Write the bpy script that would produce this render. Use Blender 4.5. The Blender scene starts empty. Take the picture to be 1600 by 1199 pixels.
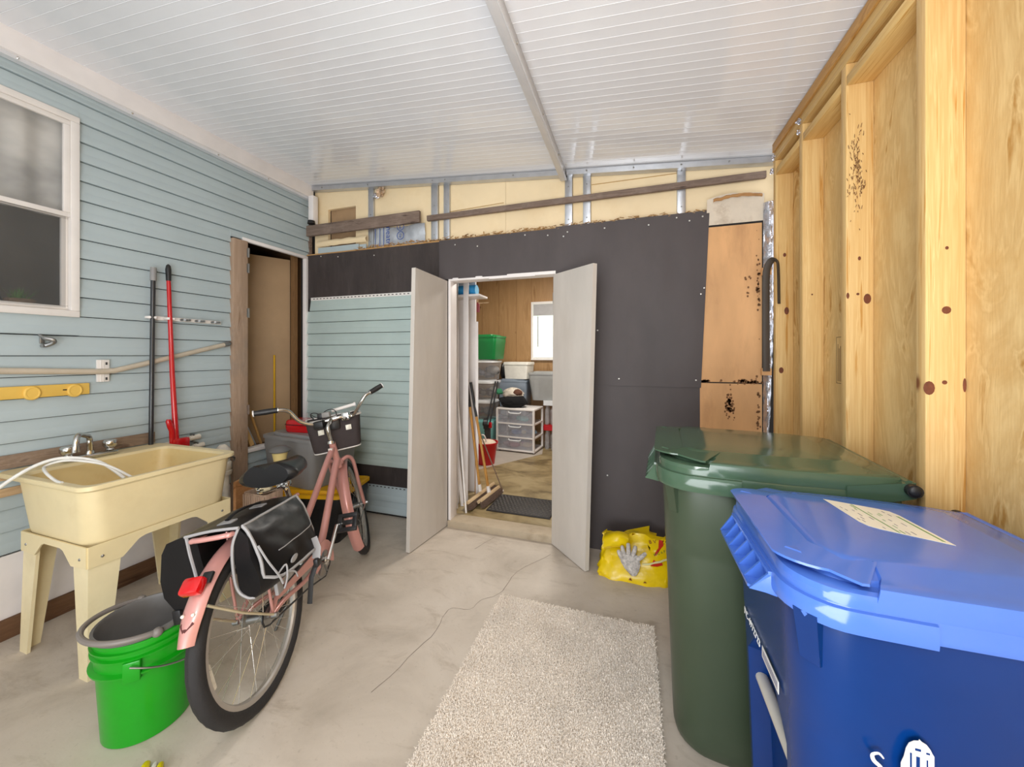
import bpy, bmesh, math, random
from mathutils import Vector, Matrix, noise
R = math.radians
SC = bpy.context.scene
COL = SC.collection
random.seed(7)

# ------------------------------------------------------------------ camera, sky, lamps, exposure
YAW = math.atan(190 / 580)
cam_data = bpy.data.cameras.new('camera')
cam = bpy.data.objects.new('camera', cam_data)
COL.objects.link(cam)
cam.location = (0, 0, 1.42)
cam.rotation_euler = (R(90), 0, YAW)
cam_data.sensor_width = 36
cam_data.lens = 580 / 1600 * 36
cam_data.shift_y = -44.5 / 1600
cam_data.clip_start = 0.02
SC.camera = cam

world = bpy.data.worlds.new('sky')
SC.world = world
world.use_nodes = True
bg = world.node_tree.nodes['Background']
bg.inputs[0].default_value = (0.93, 0.965, 1.0, 1)
bg.inputs[1].default_value = 1.55


def area_lamp(name, loc, target, size, energy, color, size_y=None):
    d = bpy.data.lights.new(name, 'AREA')
    d.energy = energy; d.color = color; d.size = size
    if size_y: d.shape = 'RECTANGLE'; d.size_y = size_y
    o = bpy.data.objects.new(name, d); COL.objects.link(o)
    o.location = loc
    o.rotation_euler = (Vector(target) - Vector(loc)).to_track_quat('-Z', 'Y').to_euler()
    return o


# photographer's flash beside and above the camera, then unseen fills added to brighten ceiling, window sill and store room
area_lamp('flash_lamp', (-0.12, -0.35, 2.05), (-0.95, 2.6, 1.2), 0.5, 18, (0.97, 0.98, 1.0))
area_lamp('bounce_fill', (-0.3, -1.0, 0.75), (-0.5, 0.5, 2.9), 1.6, 76, (0.92, 0.96, 1.0))  # added fill aimed up at the ceiling, standing in for bounced flash
area_lamp('sill_fill', (-3.45, 0.9, 2.9), (-3.3, 0.9, 1.6), 0.3, 2.2, (1.0, 0.93, 0.85))  # added fill so the pots on the indoor sill show
area_lamp('storage_fill', (-1.0, 4.3, 2.72), (-1.0, 4.3, 0), 0.6, 48, (1.0, 0.95, 0.88))  # added overhead fill for the store room, without any fixture
SC.view_settings.view_transform = 'Standard'
SC.view_settings.look = 'None'
SC.view_settings.exposure = 0.0
SC.view_settings.gamma = 1.0
SC.view_settings.use_curve_mapping = False


# ------------------------------------------------------------------ materials
def lin(h):
    h = h.lstrip('#')
    out = []
    for i in (0, 2, 4):
        v = int(h[i:i + 2], 16) / 255
        out.append(v / 12.92 if v <= 0.04045 else ((v + 0.055) / 1.055) ** 2.4)
    return (*out, 1)


def mix(a, b, t): return tuple(a[i] * (1 - t) + b[i] * t for i in range(3)) + (1,)


def base_mat(name, rough, metal, spec=0.5):
    m = bpy.data.materials.new(name); m.use_nodes = True
    nt = m.node_tree
    p = nt.nodes['Principled BSDF']
    p.inputs['Roughness'].default_value = rough
    p.inputs['Metallic'].default_value = metal
    p.inputs['Specular IOR Level'].default_value = spec
    return m, nt, p


def coords(nt, scale=(1, 1, 1), world=False):
    tc = nt.nodes.new('ShaderNodeTexCoord')
    mp = nt.nodes.new('ShaderNodeMapping')
    mp.inputs['Scale'].default_value = scale
    if world:
        g = nt.nodes.new('ShaderNodeNewGeometry')
        nt.links.new(g.outputs['Position'], mp.inputs['Vector'])
    else:
        nt.links.new(tc.outputs['Object'], mp.inputs['Vector'])
    return mp.outputs['Vector']


def noise_node(nt, vec, scale, detail=4, rough=0.55, dist=0):
    n = nt.nodes.new('ShaderNodeTexNoise')
    n.inputs['Scale'].default_value = scale
    n.inputs['Detail'].default_value = detail
    n.inputs['Roughness'].default_value = rough
    n.inputs['Distortion'].default_value = dist
    nt.links.new(vec, n.inputs['Vector'])
    return n.outputs['Fac']


def ramp(nt, fac, stops):
    r = nt.nodes.new('ShaderNodeValToRGB')
    e = r.color_ramp.elements
    while len(e) < len(stops): e.new(0.5)
    for el, (p, c) in zip(e, stops): el.position = p; el.color = c
    nt.links.new(fac, r.inputs['Fac'])
    return r.outputs['Color']


def bump(nt, p, fac, strength, dist=0.01):
    b = nt.nodes.new('ShaderNodeBump')
    b.inputs['Strength'].default_value = strength
    b.inputs['Distance'].default_value = dist
    nt.links.new(fac, b.inputs['Height'])
    nt.links.new(b.outputs['Normal'], p.inputs['Normal'])


def mixc(nt, fac, a, b):
    m = nt.nodes.new('ShaderNodeMix'); m.data_type = 'RGBA'
    for s, v in ((0, fac), (6, a), (7, b)):
        if isinstance(v, (tuple, float)): m.inputs[s].default_value = v
        else: nt.links.new(v, m.inputs[s])
    return m.outputs[2]


def pm(name, hexc, rough=0.5, metal=0.0, var=0.08, nscale=8, bmp=0.0, bscale=60, spec=0.5, dirt=None, dirt_amt=0.5, coat=0.0, world=False, stretch=(1, 1, 1)):
    """plain painted / plastic / metal surface with a slight mottling"""
    m, nt, p = base_mat(name, rough, metal, spec)
    c = lin(hexc)
    v = coords(nt, stretch, world)
    f = noise_node(nt, v, nscale)
    col = ramp(nt, f, [(0.3, mix(c, (0, 0, 0, 1), var)), (0.7, tuple(min(1, q * (1 + var)) for q in c[:3]) + (1,))])
    if dirt:
        f2 = noise_node(nt, v, nscale * 0.6, 8, 0.7)
        k = ramp(nt, f2, [(0.52, (0, 0, 0, 1)), (0.75, (dirt_amt, dirt_amt, dirt_amt, 1))])
        col = mixc(nt, k, col, lin(dirt))
    nt.links.new(col, p.inputs['Base Color'])
    if bmp: bump(nt, p, noise_node(nt, v, bscale, 3), bmp)
    p.inputs['Coat Weight'].default_value = coat
    return m


def wood(name, light, dark, axis='z', rough=0.6, rings=14, grain=1.0, knots=True, knotc='5a3218', world=False, wear=None, wear_amt=0.6, st=0.12, dist=1.2):
    """long grain along one axis, dark ring streaks and a few knots"""
    m, nt, p = base_mat(name, rough, 0, 0.35)
    s = {'x': (st, 1, 1), 'y': (1, st, 1), 'z': (1, 1, st)}[axis]
    v = coords(nt, s, world)
    f = noise_node(nt, v, rings * 1.6, 4, 0.55, dist)
    col = ramp(nt, f, [(0.35, lin(light)), (0.52, mix(lin(light), lin(dark), 0.35)), (0.58, lin(light)), (0.68, lin(dark)), (0.75, mix(lin(light), lin(dark), 0.4))])
    v2 = coords(nt, tuple(x * (1 if x == 1 else 0.35) for x in s), world)
    fine = noise_node(nt, v2, 160, 2)
    col = mixc(nt, ramp(nt, fine, [(0.35, (0, 0, 0, 1)), (0.75, (0.28 * grain, 0.28 * grain, 0.28 * grain, 1))]), col, lin(dark))
    if knots:
        s3 = {'x': (0.55, 1, 1), 'y': (1, 0.55, 1), 'z': (1, 1, 0.55)}[axis]
        vo = nt.nodes.new('ShaderNodeTexVoronoi'); vo.inputs['Scale'].default_value = 4.2
        nt.links.new(coords(nt, s3, world), vo.inputs['Vector'])
        k = ramp(nt, vo.outputs['Distance'], [(0.03, (0.9, 0.9, 0.9, 1)), (0.05, (0.4, 0.4, 0.4, 1)), (0.075, (0, 0, 0, 1))])
        col = mixc(nt, k, col, lin(knotc))
    if wear:
        k = ramp(nt, noise_node(nt, coords(nt, (1, 1, 1), world), 5, 6, 0.7), [(0.5, (0, 0, 0, 1)), (0.72, (wear_amt, wear_amt, wear_amt, 1))])
        col = mixc(nt, k, col, lin(wear))
    nt.links.new(col, p.inputs['Base Color'])
    bump(nt, p, fine, 0.12, 0.004)
    return m


def glass_mat(name, hexc, rough=0.05, alpha=0.25):
    m, nt, p = base_mat(name, rough, 0)
    v = coords(nt)
    c = lin(hexc)
    col = ramp(nt, noise_node(nt, v, 9), [(0.3, mix(c, (0, 0, 0, 1), 0.1)), (0.7, c)])
    nt.links.new(col, p.inputs['Base Color'])
    p.inputs['Alpha'].default_value = alpha
    return m


# ------------------------------------------------------------------ mesh builder
def basis(z, hint=None):
    z = Vector(z).normalized()
    h = Vector(hint) if hint else (Vector((0, 0, 1)) if abs(z.z) < 0.9 else Vector((1, 0, 0)))
    x = h.cross(z).normalized(); y = z.cross(x)
    return x, y, z


def smooth_path(pts, n=6, closed=False):
    """Catmull-Rom through the points"""
    P = [Vector(p) for p in pts]; out = []
    N = len(P); last = N if closed else N - 1
    for i in range(last):
        p0 = P[(i - 1) % N] if closed or i > 0 else P[0]
        p1 = P[i]; p2 = P[(i + 1) % N]
        p3 = P[(i + 2) % N] if closed or i + 2 < N else P[-1]
        for k in range(n):
            t = k / n
            out.append(0.5 * ((2 * p1) + (p2 - p0) * t + (2 * p0 - 5 * p1 + 4 * p2 - p3) * t * t + (3 * p1 - p0 - 3 * p2 + p3) * t ** 3))
    if not closed: out.append(P[-1])
    return out


class MB:
    def __init__(s): s.v = []; s.f = []

    def add(s, verts, faces, M=None):
        k = len(s.v)
        s.v += [(M @ Vector(p)) if M else Vector(p) for p in verts]
        s.f += [tuple(i + k for i in f) for f in faces]
        return s

    def box(s, lo, hi, M=None, bev=0.0):
        if bev:
            bm = bmesh.new(); bmesh.ops.create_cube(bm, size=1)
            for v in bm.verts: v.co = Vector([(lo[i] + hi[i]) / 2 + v.co[i] * (hi[i] - lo[i]) for i in range(3)])
            bmesh.ops.bevel(bm, geom=bm.edges[:], offset=bev, segments=2, affect='EDGES', profile=0.5)
            bm.verts.index_update()
            s.add([v.co.copy() for v in bm.verts], [[v.index for v in f.verts] for f in bm.faces], M); bm.free()
            return s
        x0, y0, z0 = lo; x1, y1, z1 = hi
        return s.add([(x0, y0, z0), (x1, y0, z0), (x1, y1, z0), (x0, y1, z0), (x0, y0, z1), (x1, y0, z1), (x1, y1, z1), (x0, y1, z1)],
                     [(0, 3, 2, 1), (4, 5, 6, 7), (0, 1, 5, 4), (1, 2, 6, 5), (2, 3, 7, 6), (3, 0, 4, 7)], M)

    def bar(s, p, q, w, t, hint=None, bev=0.0):
        """rectangular bar from p to q, w wide along the side axis, t thick along the hint axis"""
        p, q = Vector(p), Vector(q); x, y, z = basis(q - p, hint)
        M = Matrix((x, y, z)).transposed().to_4x4(); M.translation = p
        return s.box((-w / 2, -t / 2, 0), (w / 2, t / 2, (q - p).length), M, bev)

    def hexa(s, bottom, top, M=None):
        n = len(bottom)
        return s.add(list(bottom) + list(top), [tuple(range(n))[::-1], tuple(range(n, 2 * n))] + [(i, (i + 1) % n, n + (i + 1) % n, n + i) for i in range(n)], M)

    def loft(s, rings, closed=True, caps=True, loop=False, M=None):
        n = len(rings[0]); vs = [p for r in rings for p in r]; fs = []
        m = len(rings); J = n if closed else n - 1
        for i in range(m if loop else m - 1):
            a, b = i * n, ((i + 1) % m) * n
            for j in range(J):
                k = (j + 1) % n
                fs.append((a + j, a + k, b + k, b + j))
        if caps and not loop and closed:
            fs.append(tuple(range(n))[::-1]); fs.append(tuple(range((m - 1) * n, m * n)))
        return s.add(vs, fs, M)

    def tube(s, pts, r, n=10, closed=False, caps=True, flat=1.0, hint=None):
        P = [Vector(p) for p in pts]; N = len(P)
        rr = r if isinstance(r, (list, tuple)) else [r] * N
        t0 = (P[1] - P[0]).normalized(); x, y, _ = basis(t0, hint); rings = []
        for i in range(N):
            a = P[i - 1] if (i > 0 or closed) else P[i]; b = P[(i + 1) % N] if (i < N - 1 or closed) else P[i]
            t = (b - a).normalized()
            x = (x - t * x.dot(t)).normalized(); y = t.cross(x)
            rings.append([P[i] + (x * math.cos(6.283185 * k / n) + y * math.sin(6.283185 * k / n) * flat) * rr[i] for k in range(n)])
        return s.loft(rings, True, caps, closed)

    def lathe(s, prof, n=24, M=None, caps=False):
        rings = [[(r * math.cos(6.283185 * k / n), r * math.sin(6.283185 * k / n), z) for k in range(n)] for r, z in prof]
        return s.loft(rings, True, caps, False, M)

    def cyl(s, p, q, r0, r1=None, n=16):
        p, q = Vector(p), Vector(q); x, y, z = basis(q - p)
        r1 = r0 if r1 is None else r1
        return s.loft([[c + (x * math.cos(6.283185 * k / n) + y * math.sin(6.283185 * k / n)) * r for k in range(n)] for c, r in ((p, r0), (q, r1))])

    def prism(s, poly, d0, d1, M=None):
        return s.hexa([(x, y, d0) for x, y in poly], [(x, y, d1) for x, y in poly], M)

    def grid(s, fn, nu, nv, M=None, wrapu=False):
        vs = [fn(i / nu, j / nv) for i in range(nu + (0 if wrapu else 1)) for j in range(nv + 1)]
        U = nu if wrapu else nu + 1; fs = []
        for i in range(nu):
            for j in range(nv):
                a = i * (nv + 1) + j; b = ((i + 1) % U) * (nv + 1) + j
                fs.append((a, b, b + 1, a + 1))
        return s.add(vs, fs, M)

    def ball(s, c, r, n=14, m=8, scale=(1, 1, 1), M=None):
        rings = []
        for i in range(1, m):
            th = math.pi * i / m
            rings.append([(c[0] + r * scale[0] * math.sin(th) * math.cos(6.283185 * k / n), c[1] + r * scale[1] * math.sin(th) * math.sin(6.283185 * k / n), c[2] + r * scale[2] * math.cos(th)) for k in range(n)])
        return s.loft(rings, True, True, False, M)


MATS = {}          # parent matrices, by object name


def finish(me, smooth):
    bm = bmesh.new(); bm.from_mesh(me)
    bmesh.ops.recalc_face_normals(bm, faces=bm.faces[:])
    bm.to_mesh(me); bm.free()
    if smooth:
        me.shade_smooth(); me.set_sharp_from_angle(angle=R(smooth))


def obj(name, mb, mat, parent=None, kind=None, label=None, smooth=35, world=True):
    """link the builder's shapes as ONE mesh; coordinates are world ones unless world=False (then the parent's own)"""
    me = bpy.data.meshes.new(name)
    vs = mb.v
    if parent is not None and world:
        Mi = MATS[parent.name].inverted(); vs = [Mi @ p for p in vs]
    me.from_pydata([tuple(p) for p in vs], [], mb.f)
    finish(me, smooth)
    me.materials.append(mat)
    o = bpy.data.objects.new(name, me); COL.objects.link(o)
    MATS[o.name] = Matrix.Identity(4)
    if parent is not None:
        o.parent = parent; MATS[o.name] = MATS[parent.name].copy()
    if kind: o['kind'] = kind
    if label: o['label'] = label
    return o


def tag(o, label, cat, group=None):
    o['label'] = label; o['category'] = cat
    if group: o['group'] = group
    return o


def thing(name, label, cat, loc=(0, 0, 0), M=None, group=None):
    o = bpy.data.objects.new(name, None); COL.objects.link(o)
    o.empty_display_size = 0.05
    m = M.copy() if M else Matrix.Translation(Vector(loc))
    o.matrix_world = m; MATS[o.name] = m
    return tag(o, label, cat, group)


def setting(name, kind='structure'):
    o = bpy.data.objects.new(name, None); COL.objects.link(o)
    o.empty_display_size = 0.05; o['kind'] = kind; MATS[o.name] = Matrix.Identity(4)
    return o


def copy_piece(src, parent, loc=None, M=None):
    c = src.copy(); COL.objects.link(c); c.parent = parent
    if M is not None: c.matrix_local = M
    elif loc is not None: c.location = loc
    MATS[c.name] = MATS[parent.name].copy()
    return c


def zrot(loc, deg):
    m = Matrix.Rotation(R(deg), 4, 'Z'); m.translation = Vector(loc); return m


def text_mb(txt, size, M, depth=0.0006, align='CENTER'):
    cu = bpy.data.curves.new('lettering', 'FONT'); cu.body = txt; cu.size = size; cu.align_x = align; cu.align_y = 'CENTER'
    cu.extrude = depth; cu.resolution_u = 2
    o = bpy.data.objects.new('lettering', cu); COL.objects.link(o)
    dg = bpy.context.evaluated_depsgraph_get()
    me = bpy.data.meshes.new_from_object(o.evaluated_get(dg))
    mb = MB().add([v.co.copy() for v in me.vertices], [tuple(p.vertices) for p in me.polygons], M)
    bpy.data.objects.remove(o); bpy.data.curves.remove(cu); bpy.data.meshes.remove(me)
    return mb


def rrect(w, d, r, n=5):
    """rounded rectangle outline, centred"""
    out = []
    for cx, cy, a0 in ((w / 2 - r, d / 2 - r, 0), (-w / 2 + r, d / 2 - r, 90), (-w / 2 + r, -d / 2 + r, 180), (w / 2 - r, -d / 2 + r, 270)):
        for k in range(n + 1):
            a = R(a0 + 90 * k / n); out.append((cx + r * math.cos(a), cy + r * math.sin(a)))
    return out


def tote(parent_M, w, d, h, body_m, lid_m, name, label, cat='tote', group=None, taper=0.86, lidh=0.045, ribs=True, handle=True, open_top=False):
    """storage tote: tapered ribbed body, rim, lid"""
    t = thing(name, label, cat, M=parent_M, group=group)
    b = MB()
    hb = h - lidh * 0.6
    r = min(w, d) * 0.1
    rings = []
    for z, k in ((0, taper), (hb * 0.02, taper + 0.01), (hb * 0.75, taper + (1 - taper) * 0.72), (hb * 0.78, taper + (1 - taper) * 0.72 + 0.012), (hb, 0.965)):
        rings.append([(x, y, z) for x, y in rrect(w * k, d * k, r)])
    b.loft(rings)
    if ribs:
        for sx in (-1, 1):
            for px in (-0.28, 0.28):
                b.hexa([(px * w - 0.03, sx * d * taper * 0.495 - 0.004, hb * 0.05), (px * w + 0.03, sx * d * taper * 0.495 - 0.004, hb * 0.05), (px * w + 0.03, sx * d * taper * 0.495 + 0.004, hb * 0.05), (px * w - 0.03, sx * d * taper * 0.495 + 0.004, hb * 0.05)],
                       [(px * w - 0.035, sx * d * 0.47 - 0.006, hb * 0.74), (px * w + 0.035, sx * d * 0.47 - 0.006, hb * 0.74), (px * w + 0.035, sx * d * 0.47 + 0.012, hb * 0.74), (px * w - 0.035, sx * d * 0.47 + 0.012, hb * 0.74)])
    obj('body', b, body_m, t, world=False)
    if not open_top:
        l = MB()
        z0 = h - lidh
        l.loft([[(x, y, z) for x, y in rrect(w * k, d * k, r)] for z, k in ((z0, 0.985), (z0, 1.0), (z0 + lidh * 0.55, 1.0), (z0 + lidh * 0.62, 0.97), (z0 + lidh * 0.62, 0.93), (z0 + lidh * 0.5, 0.9), (z0 + lidh * 0.5, 0.8), (z0 + lidh, 0.78), (z0 + lidh, 0.2))])
        obj('lid', l, lid_m, t, world=False)
    if handle:
        for sx in (-1, 1):
            hm = MB().box((sx * w * 0.5 - 0.012, -0.07, h - lidh - 0.03), (sx * w * 0.5 + 0.012, 0.07, h - lidh), bev=0.005)
            obj('handle', hm, body_m, t, world=False)
    return t
# ------------------------------------------------------------------ shared materials
M_siding = pm('vinyl_siding_blue', 'b3c0c3', 0.45, var=0.04, nscale=3, bmp=0.05, bscale=90)
M_siding_g = pm('vinyl_siding_faded', 'b4c3be', 0.5, var=0.05, nscale=4, bmp=0.05, bscale=90)
M_white = pm('white_painted_trim', 'efe9e6', 0.45, var=0.05, nscale=6)
M_white_gloss = pm('white_vinyl', 'e8e2dc', 0.35, var=0.04)
M_ceiling = pm('white_ceiling_panel', 'eeeff3', 0.13, var=0.03, nscale=2, coat=0.25, spec=0.6)
M_alu = pm('mill_aluminium', 'c2c4c8', 0.32, metal=0.75, var=0.08, nscale=12)
M_alu_white = pm('white_aluminium', 'dcdcde', 0.28, metal=0.15, var=0.04)
M_chrome = pm('chrome', 'cfcdc8', 0.15, metal=1.0, var=0.05)
M_steel = pm('dull_steel', '9a9a98', 0.38, metal=0.9, var=0.1)
M_dark = pm('dark_backing', '2b2826', 0.9)
M_black = pm('black_plastic', '1d1c1d', 0.4, var=0.1)
M_tar = pm('tar_paper', '4c4545', 0.62, var=0.14, nscale=2.2, bmp=0.35, bscale=7, dirt='5e5554', dirt_amt=0.35, world=True, stretch=(1, 1, 0.5))
M_tar_old = pm('old_tar_board', '3b3331', 0.7, var=0.25, nscale=6, bmp=0.3, bscale=30, dirt='625852', dirt_amt=0.4, world=True, stretch=(1.6, 1, 0.4))
M_foam = pm('yellow_foam_board', 'f2dcb4', 0.6, var=0.06, nscale=2.5, bmp=0.08, bscale=18, dirt='e0bf86', dirt_amt=0.5, world=True)
M_grey_wood = wood('weathered_board', '8a776a', '4c3d35', 'x', 0.75, knots=False, wear='a09084', wear_amt=0.5)
M_stud = wood('pine_stud', 'eac98c', 'c48c40', 'z', 0.5, rings=42, grain=1.2, st=0.03, dist=0.35, knotc='7a3c1c')
M_plate = wood('pine_plate', 'ecca88', 'c89244', 'y', 0.5, rings=40, st=0.03, dist=0.35, knotc='7a3c1c')
M_ply = wood('plywood_sheathing', 'eccb8e', 'bd8c48', 'z', 0.55, rings=3.4, grain=0.8, st=0.3, dist=3.2, knotc='8a5a2e', wear='d9ab66', wear_amt=0.5)
M_ply_old = pm('old_plywood', 'dba873', 0.6, var=0.12, nscale=6, dirt='8a5a3a', dirt_amt=0.4, bmp=0.08, bscale=40, stretch=(1, 1, 0.3))
M_post = wood('weathered_post', 'b39a84', '8a6d55', 'z', 0.8, rings=12, knotc='4d3526', wear='8f8176', wear_amt=0.6)
M_door = pm('grey_white_door_panel', 'cbc4bb', 0.42, var=0.07, nscale=5, dirt='b9ada0', dirt_amt=0.35, stretch=(1, 1, 0.3))
M_hard = pm('tan_hardboard', 'a98a66', 0.55, var=0.1, nscale=3, dirt='8f7052', dirt_amt=0.4)
M_panel = wood('brown_wall_panelling', 'b08a5e', '8f6a40', 'z', 0.45, rings=5, grain=0.8, knotc='6a4526')
M_foil = pm('silver_foil_tape', 'd2d2da', 0.25, metal=0.85, var=0.25, nscale=30, bmp=0.6, bscale=45)

# concrete slab
M_conc, nt, p = base_mat('concrete_floor', 0.55, 0)
v = coords(nt, (1, 1, 1), True)
c1 = ramp(nt, noise_node(nt, v, 1.7, 8, 0.62, 0.4), [(0.3, lin('ab9f90')), (0.5, lin('c6baab')), (0.72, lin('d3c8ba'))])
k = ramp(nt, noise_node(nt, coords(nt, (1, 2.2, 1), True), 3.4, 8, 0.7, 0.8), [(0.54, (0, 0, 0, 1)), (0.74, (0.6, 0.6, 0.6, 1))])
c1 = mixc(nt, k, c1, lin('94836f'))
k = ramp(nt, noise_node(nt, v, 60, 3), [(0.62, (0, 0, 0, 1)), (0.8, (0.4, 0.4, 0.4, 1))])
c1 = mixc(nt, k, c1, lin('8d8072'))
nt.links.new(c1, p.inputs['Base Color'])
bump(nt, p, noise_node(nt, v, 25, 6), 0.12, 0.01)

# ------------------------------------------------------------------ floor
fl = setting('floor')
obj('concrete_slab', MB().box((-4.2, -4.5, -0.12), (4.0, 2.86, 0)), M_conc, fl)
M_crack = pm('floor_crack', '7c7064', 0.9)


def crack(pts, w):
    P = smooth_path([(x, y, 0.0006) for x, y in pts], 4)
    P = [q + Vector((random.uniform(-.006, .006), random.uniform(-.006, .006), 0)) for q in P]
    mb = MB()
    L, Rr = [], []
    for i, q in enumerate(P):
        t = (P[min(i + 1, len(P) - 1)] - P[max(i - 1, 0)]).normalized(); s = Vector((-t.y, t.x, 0)) * w * random.uniform(0.4, 1)
        L.append(q - s); Rr.append(q + s)
    n = len(P)
    mb.add(L + Rr, [(i, i + 1, n + i + 1, n + i) for i in range(n - 1)])
    obj('hairline_crack', mb, M_crack, fl)


crack([(-0.56, 2.6), (-0.72, 2.32), (-0.75, 2.1), (-0.83, 2.0), (-0.87, 1.9), (-0.98, 1.86), (-0.97, 1.7), (-1.0, 1.5), (-1.05, 1.3)], 0.0016)
crack([(-1.1, 2.5), (-1.07, 2.6), (-1.03, 2.7)], 0.002)
crack([(-2.4, 1.1), (-2.25, 1.16), (-2.1, 1.12)], 0.002)

# ------------------------------------------------------------------ ceiling: interlocking pans, falling to the right
CS = 0.0897


def cz(x): return 2.70 + CS * (0.849 - x)


ce = setting('ceiling')
W = 0.0525
mb = MB()
prof = [(0.0003, 0.02), (0.0003, 0.0006), (0.0012, 0.0), (0.0026, -0.0005), (0.0042, 0.0), (0.0052, 0.0001), (W - 0.001, 0.0001), (W - 0.0003, 0.0006), (W - 0.0003, 0.02)]
x0, x1 = -2.97, 1.1
mb.hexa([(x0, y, cz(x0) + z) for y, z in prof], [(x1, y, cz(x1) + z) for y, z in prof])
pan = obj('ceiling_panel', mb, M_ceiling, ce, smooth=20)
pan.location = (0, 2.80, 0)
for i in range(1, 112):
    copy_piece(pan, ce, (0, 2.80 - i * W, 0))
obj('roof_backing', MB().hexa([(x0, -3.2, cz(x0) + 0.021), (x1, -3.2, cz(x1) + 0.021), (x1, 2.9, cz(x1) + 0.021), (x0, 2.9, cz(x0) + 0.021)],
                            [(x0, -3.2, cz(x0) + 0.05), (x1, -3.2, cz(x1) + 0.05), (x1, 2.9, cz(x1) + 0.05), (x0, 2.9, cz(x0) + 0.05)]), M_alu_white, ce)

# centre beam under the pans
bt = setting('trim_1')
obj('ceiling_beam', MB().box((-0.528, -3.1, 2.742), (-0.486, 2.80, cz(-0.5) - 0.001), bev=0.003), M_alu_white, bt)
obj('beam_flange', MB().box((-0.486, -3.1, 2.742), (-0.481, 2.80, 2.757)), M_alu_white, bt)
for y in (0.55, 1.05, 1.55, 2.05, 2.5, 2.72):
    obj('screw', MB().ball((-0.484, y, 2.785), 0.007, 8, 5, (0.5, 1, 1)), M_chrome, bt)

# white beam along the house wall
b2 = setting('trim_2')
obj('house_beam', MB().box((-2.99, -3.1, 2.925), (-2.925, 2.80, 3.09), bev=0.004), M_white, b2)
obj('drip_channel', MB().box((-2.985, -3.1, 2.905), (-2.945, 2.80, 2.925)), M_alu_white, b2)
for y in (1.0, 1.45, 1.95, 2.35):
    obj('screw', MB().ball((-2.945, y, 2.915), 0.006, 8, 5), M_chrome, b2)
obj('corner_downspout', MB().box((-2.93, 2.74, 2.66), (-2.87, 2.80, 2.93), bev=0.006), M_white, b2)
obj('black_cap', MB().cyl((-2.885, 2.735, 2.655), (-2.885, 2.735, 2.685), 0.034, 0.03), M_black, b2)
# aluminium channel where the pans meet the gable
b3 = setting('trim_3')
mb = MB()
for a, b in ((-2.93, -0.53), (-0.48, 0.86)):
    mb.hexa([(a, 2.775, cz(a) - 0.045), (b, 2.775, cz(b) - 0.045), (b, 2.83, cz(b) - 0.045), (a, 2.83, cz(a) - 0.045)],
            [(a, 2.775, cz(a) - 0.006), (b, 2.775, cz(b) - 0.006), (b, 2.83, cz(b) - 0.006), (a, 2.83, cz(a) - 0.006)])
obj('edge_channel', mb, M_alu, b3)
for x in (-2.8, -2.28, -1.62, -1.5, -0.9, -0.33, 0.0, 0.31, 0.6):
    obj('screw', MB().ball((x, 2.773, cz(x) - 0.024), 0.006, 8, 5), M_steel, b3)


# ------------------------------------------------------------------ left wall: lapped siding over a white skirt
wl = setting('wall_left')
PITCH, ZB = 0.1105, 0.419


def plank_left(y0, y1, z0, z1, m=M_siding):
    # lapped course: lower edge proud with a lip, upper edge tucked back; a soft step half way up
    zm = (z0 + z1) / 2
    prof = [(-3.0, z0 + 0.0045), (-2.982, z0 + 0.0045), (-2.9805, z0 + 0.008), (-2.9875, zm - 0.003), (-2.9885, zm), (-2.988, zm + 0.003), (-2.9955, z1 + 0.0005), (-3.003, z1 + 0.0005), (-3.003, z0 + 0.0045)]
    mb = MB().hexa([(x, y0, z) for x, z in prof], [(x, y1, z) for x, z in prof])
    return mb


WY0, WY1, WZ0, WZ1 = 0.30, 1.232, 1.632, 2.757     # window
DY0, DY1, DZ0, DZ1 = 2.067, 2.80, 0.62, 2.365      # closet opening with its post
k = 0
while True:
    z0 = ZB + k * PITCH; z1 = min(z0 + PITCH, 2.925)
    if z0 > 2.92: break
    segs = [(-3.0, 2.815)]
    if z1 > WZ0 + 0.01 and z0 < WZ1 - 0.01:
        segs = [(-3.0, WY0), (WY1, 2.815)]
    if z1 > DZ0 + 0.01 and z0 < DZ1 - 0.02:
        segs[-1] = (segs[-1][0], DY0)
    elif z1 <= DZ0 + 0.01:
        segs = [(-3.0, DY0 + 0.003), (2.182, 2.742)]
    for a, b in segs:
        obj('siding_plank', plank_left(a, b, z0, z1), M_siding, wl)
    for lo_, hi_, y0_, y1_ in ((WZ1, 9, WY0, WY1), (0, WZ0, WY0, WY1), (DZ1 - 0.02, 9, DY0, 2.815), (0, DZ0 + 0.01, DY0, 2.78)):
        if len(segs) and z0 < (lo_ if lo_ > 0 else hi_) < z1 and not (hi_ < 9 and z1 <= DZ0 + 0.01):
            a_, b_ = max(z0, lo_), min(z1, hi_)
            if b_ - a_ > 0.008: obj('siding_plank', plank_left(y0_ if lo_ > 0 or y0_ == WY0 else 2.182, y1_, a_, b_), M_siding, wl)
    k += 1
mb = MB()
for lo, hi in (((-3.06, -3.0, 0), (-3.006, 0.3, 3.1)), ((-3.06, 0.3, 0), (-3.006, 1.232, 1.632)), ((-3.06, 0.3, 2.757), (-3.006, 1.232, 3.1)), ((-3.06, 1.232, 0), (-3.006, 2.14, 3.1)), ((-3.06, 2.14, 2.36), (-3.006, 2.86, 3.1)), ((-3.06, 2.14, 0), (-3.006, 2.86, 0.63))):
    mb.box(lo, hi)
obj('wall_sheathing', mb, M_dark, wl)
obj('skirt_panel', MB().box((-3.005, -3.0, 0.0), (-2.99, 2.067, 0.413)), M_white, wl)
obj('skirt_panel', MB().box((-3.005, 2.182, 0.0), (-2.99, 2.74, 0.413)), M_white, wl)
bl = setting('baseboard_left')
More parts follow.
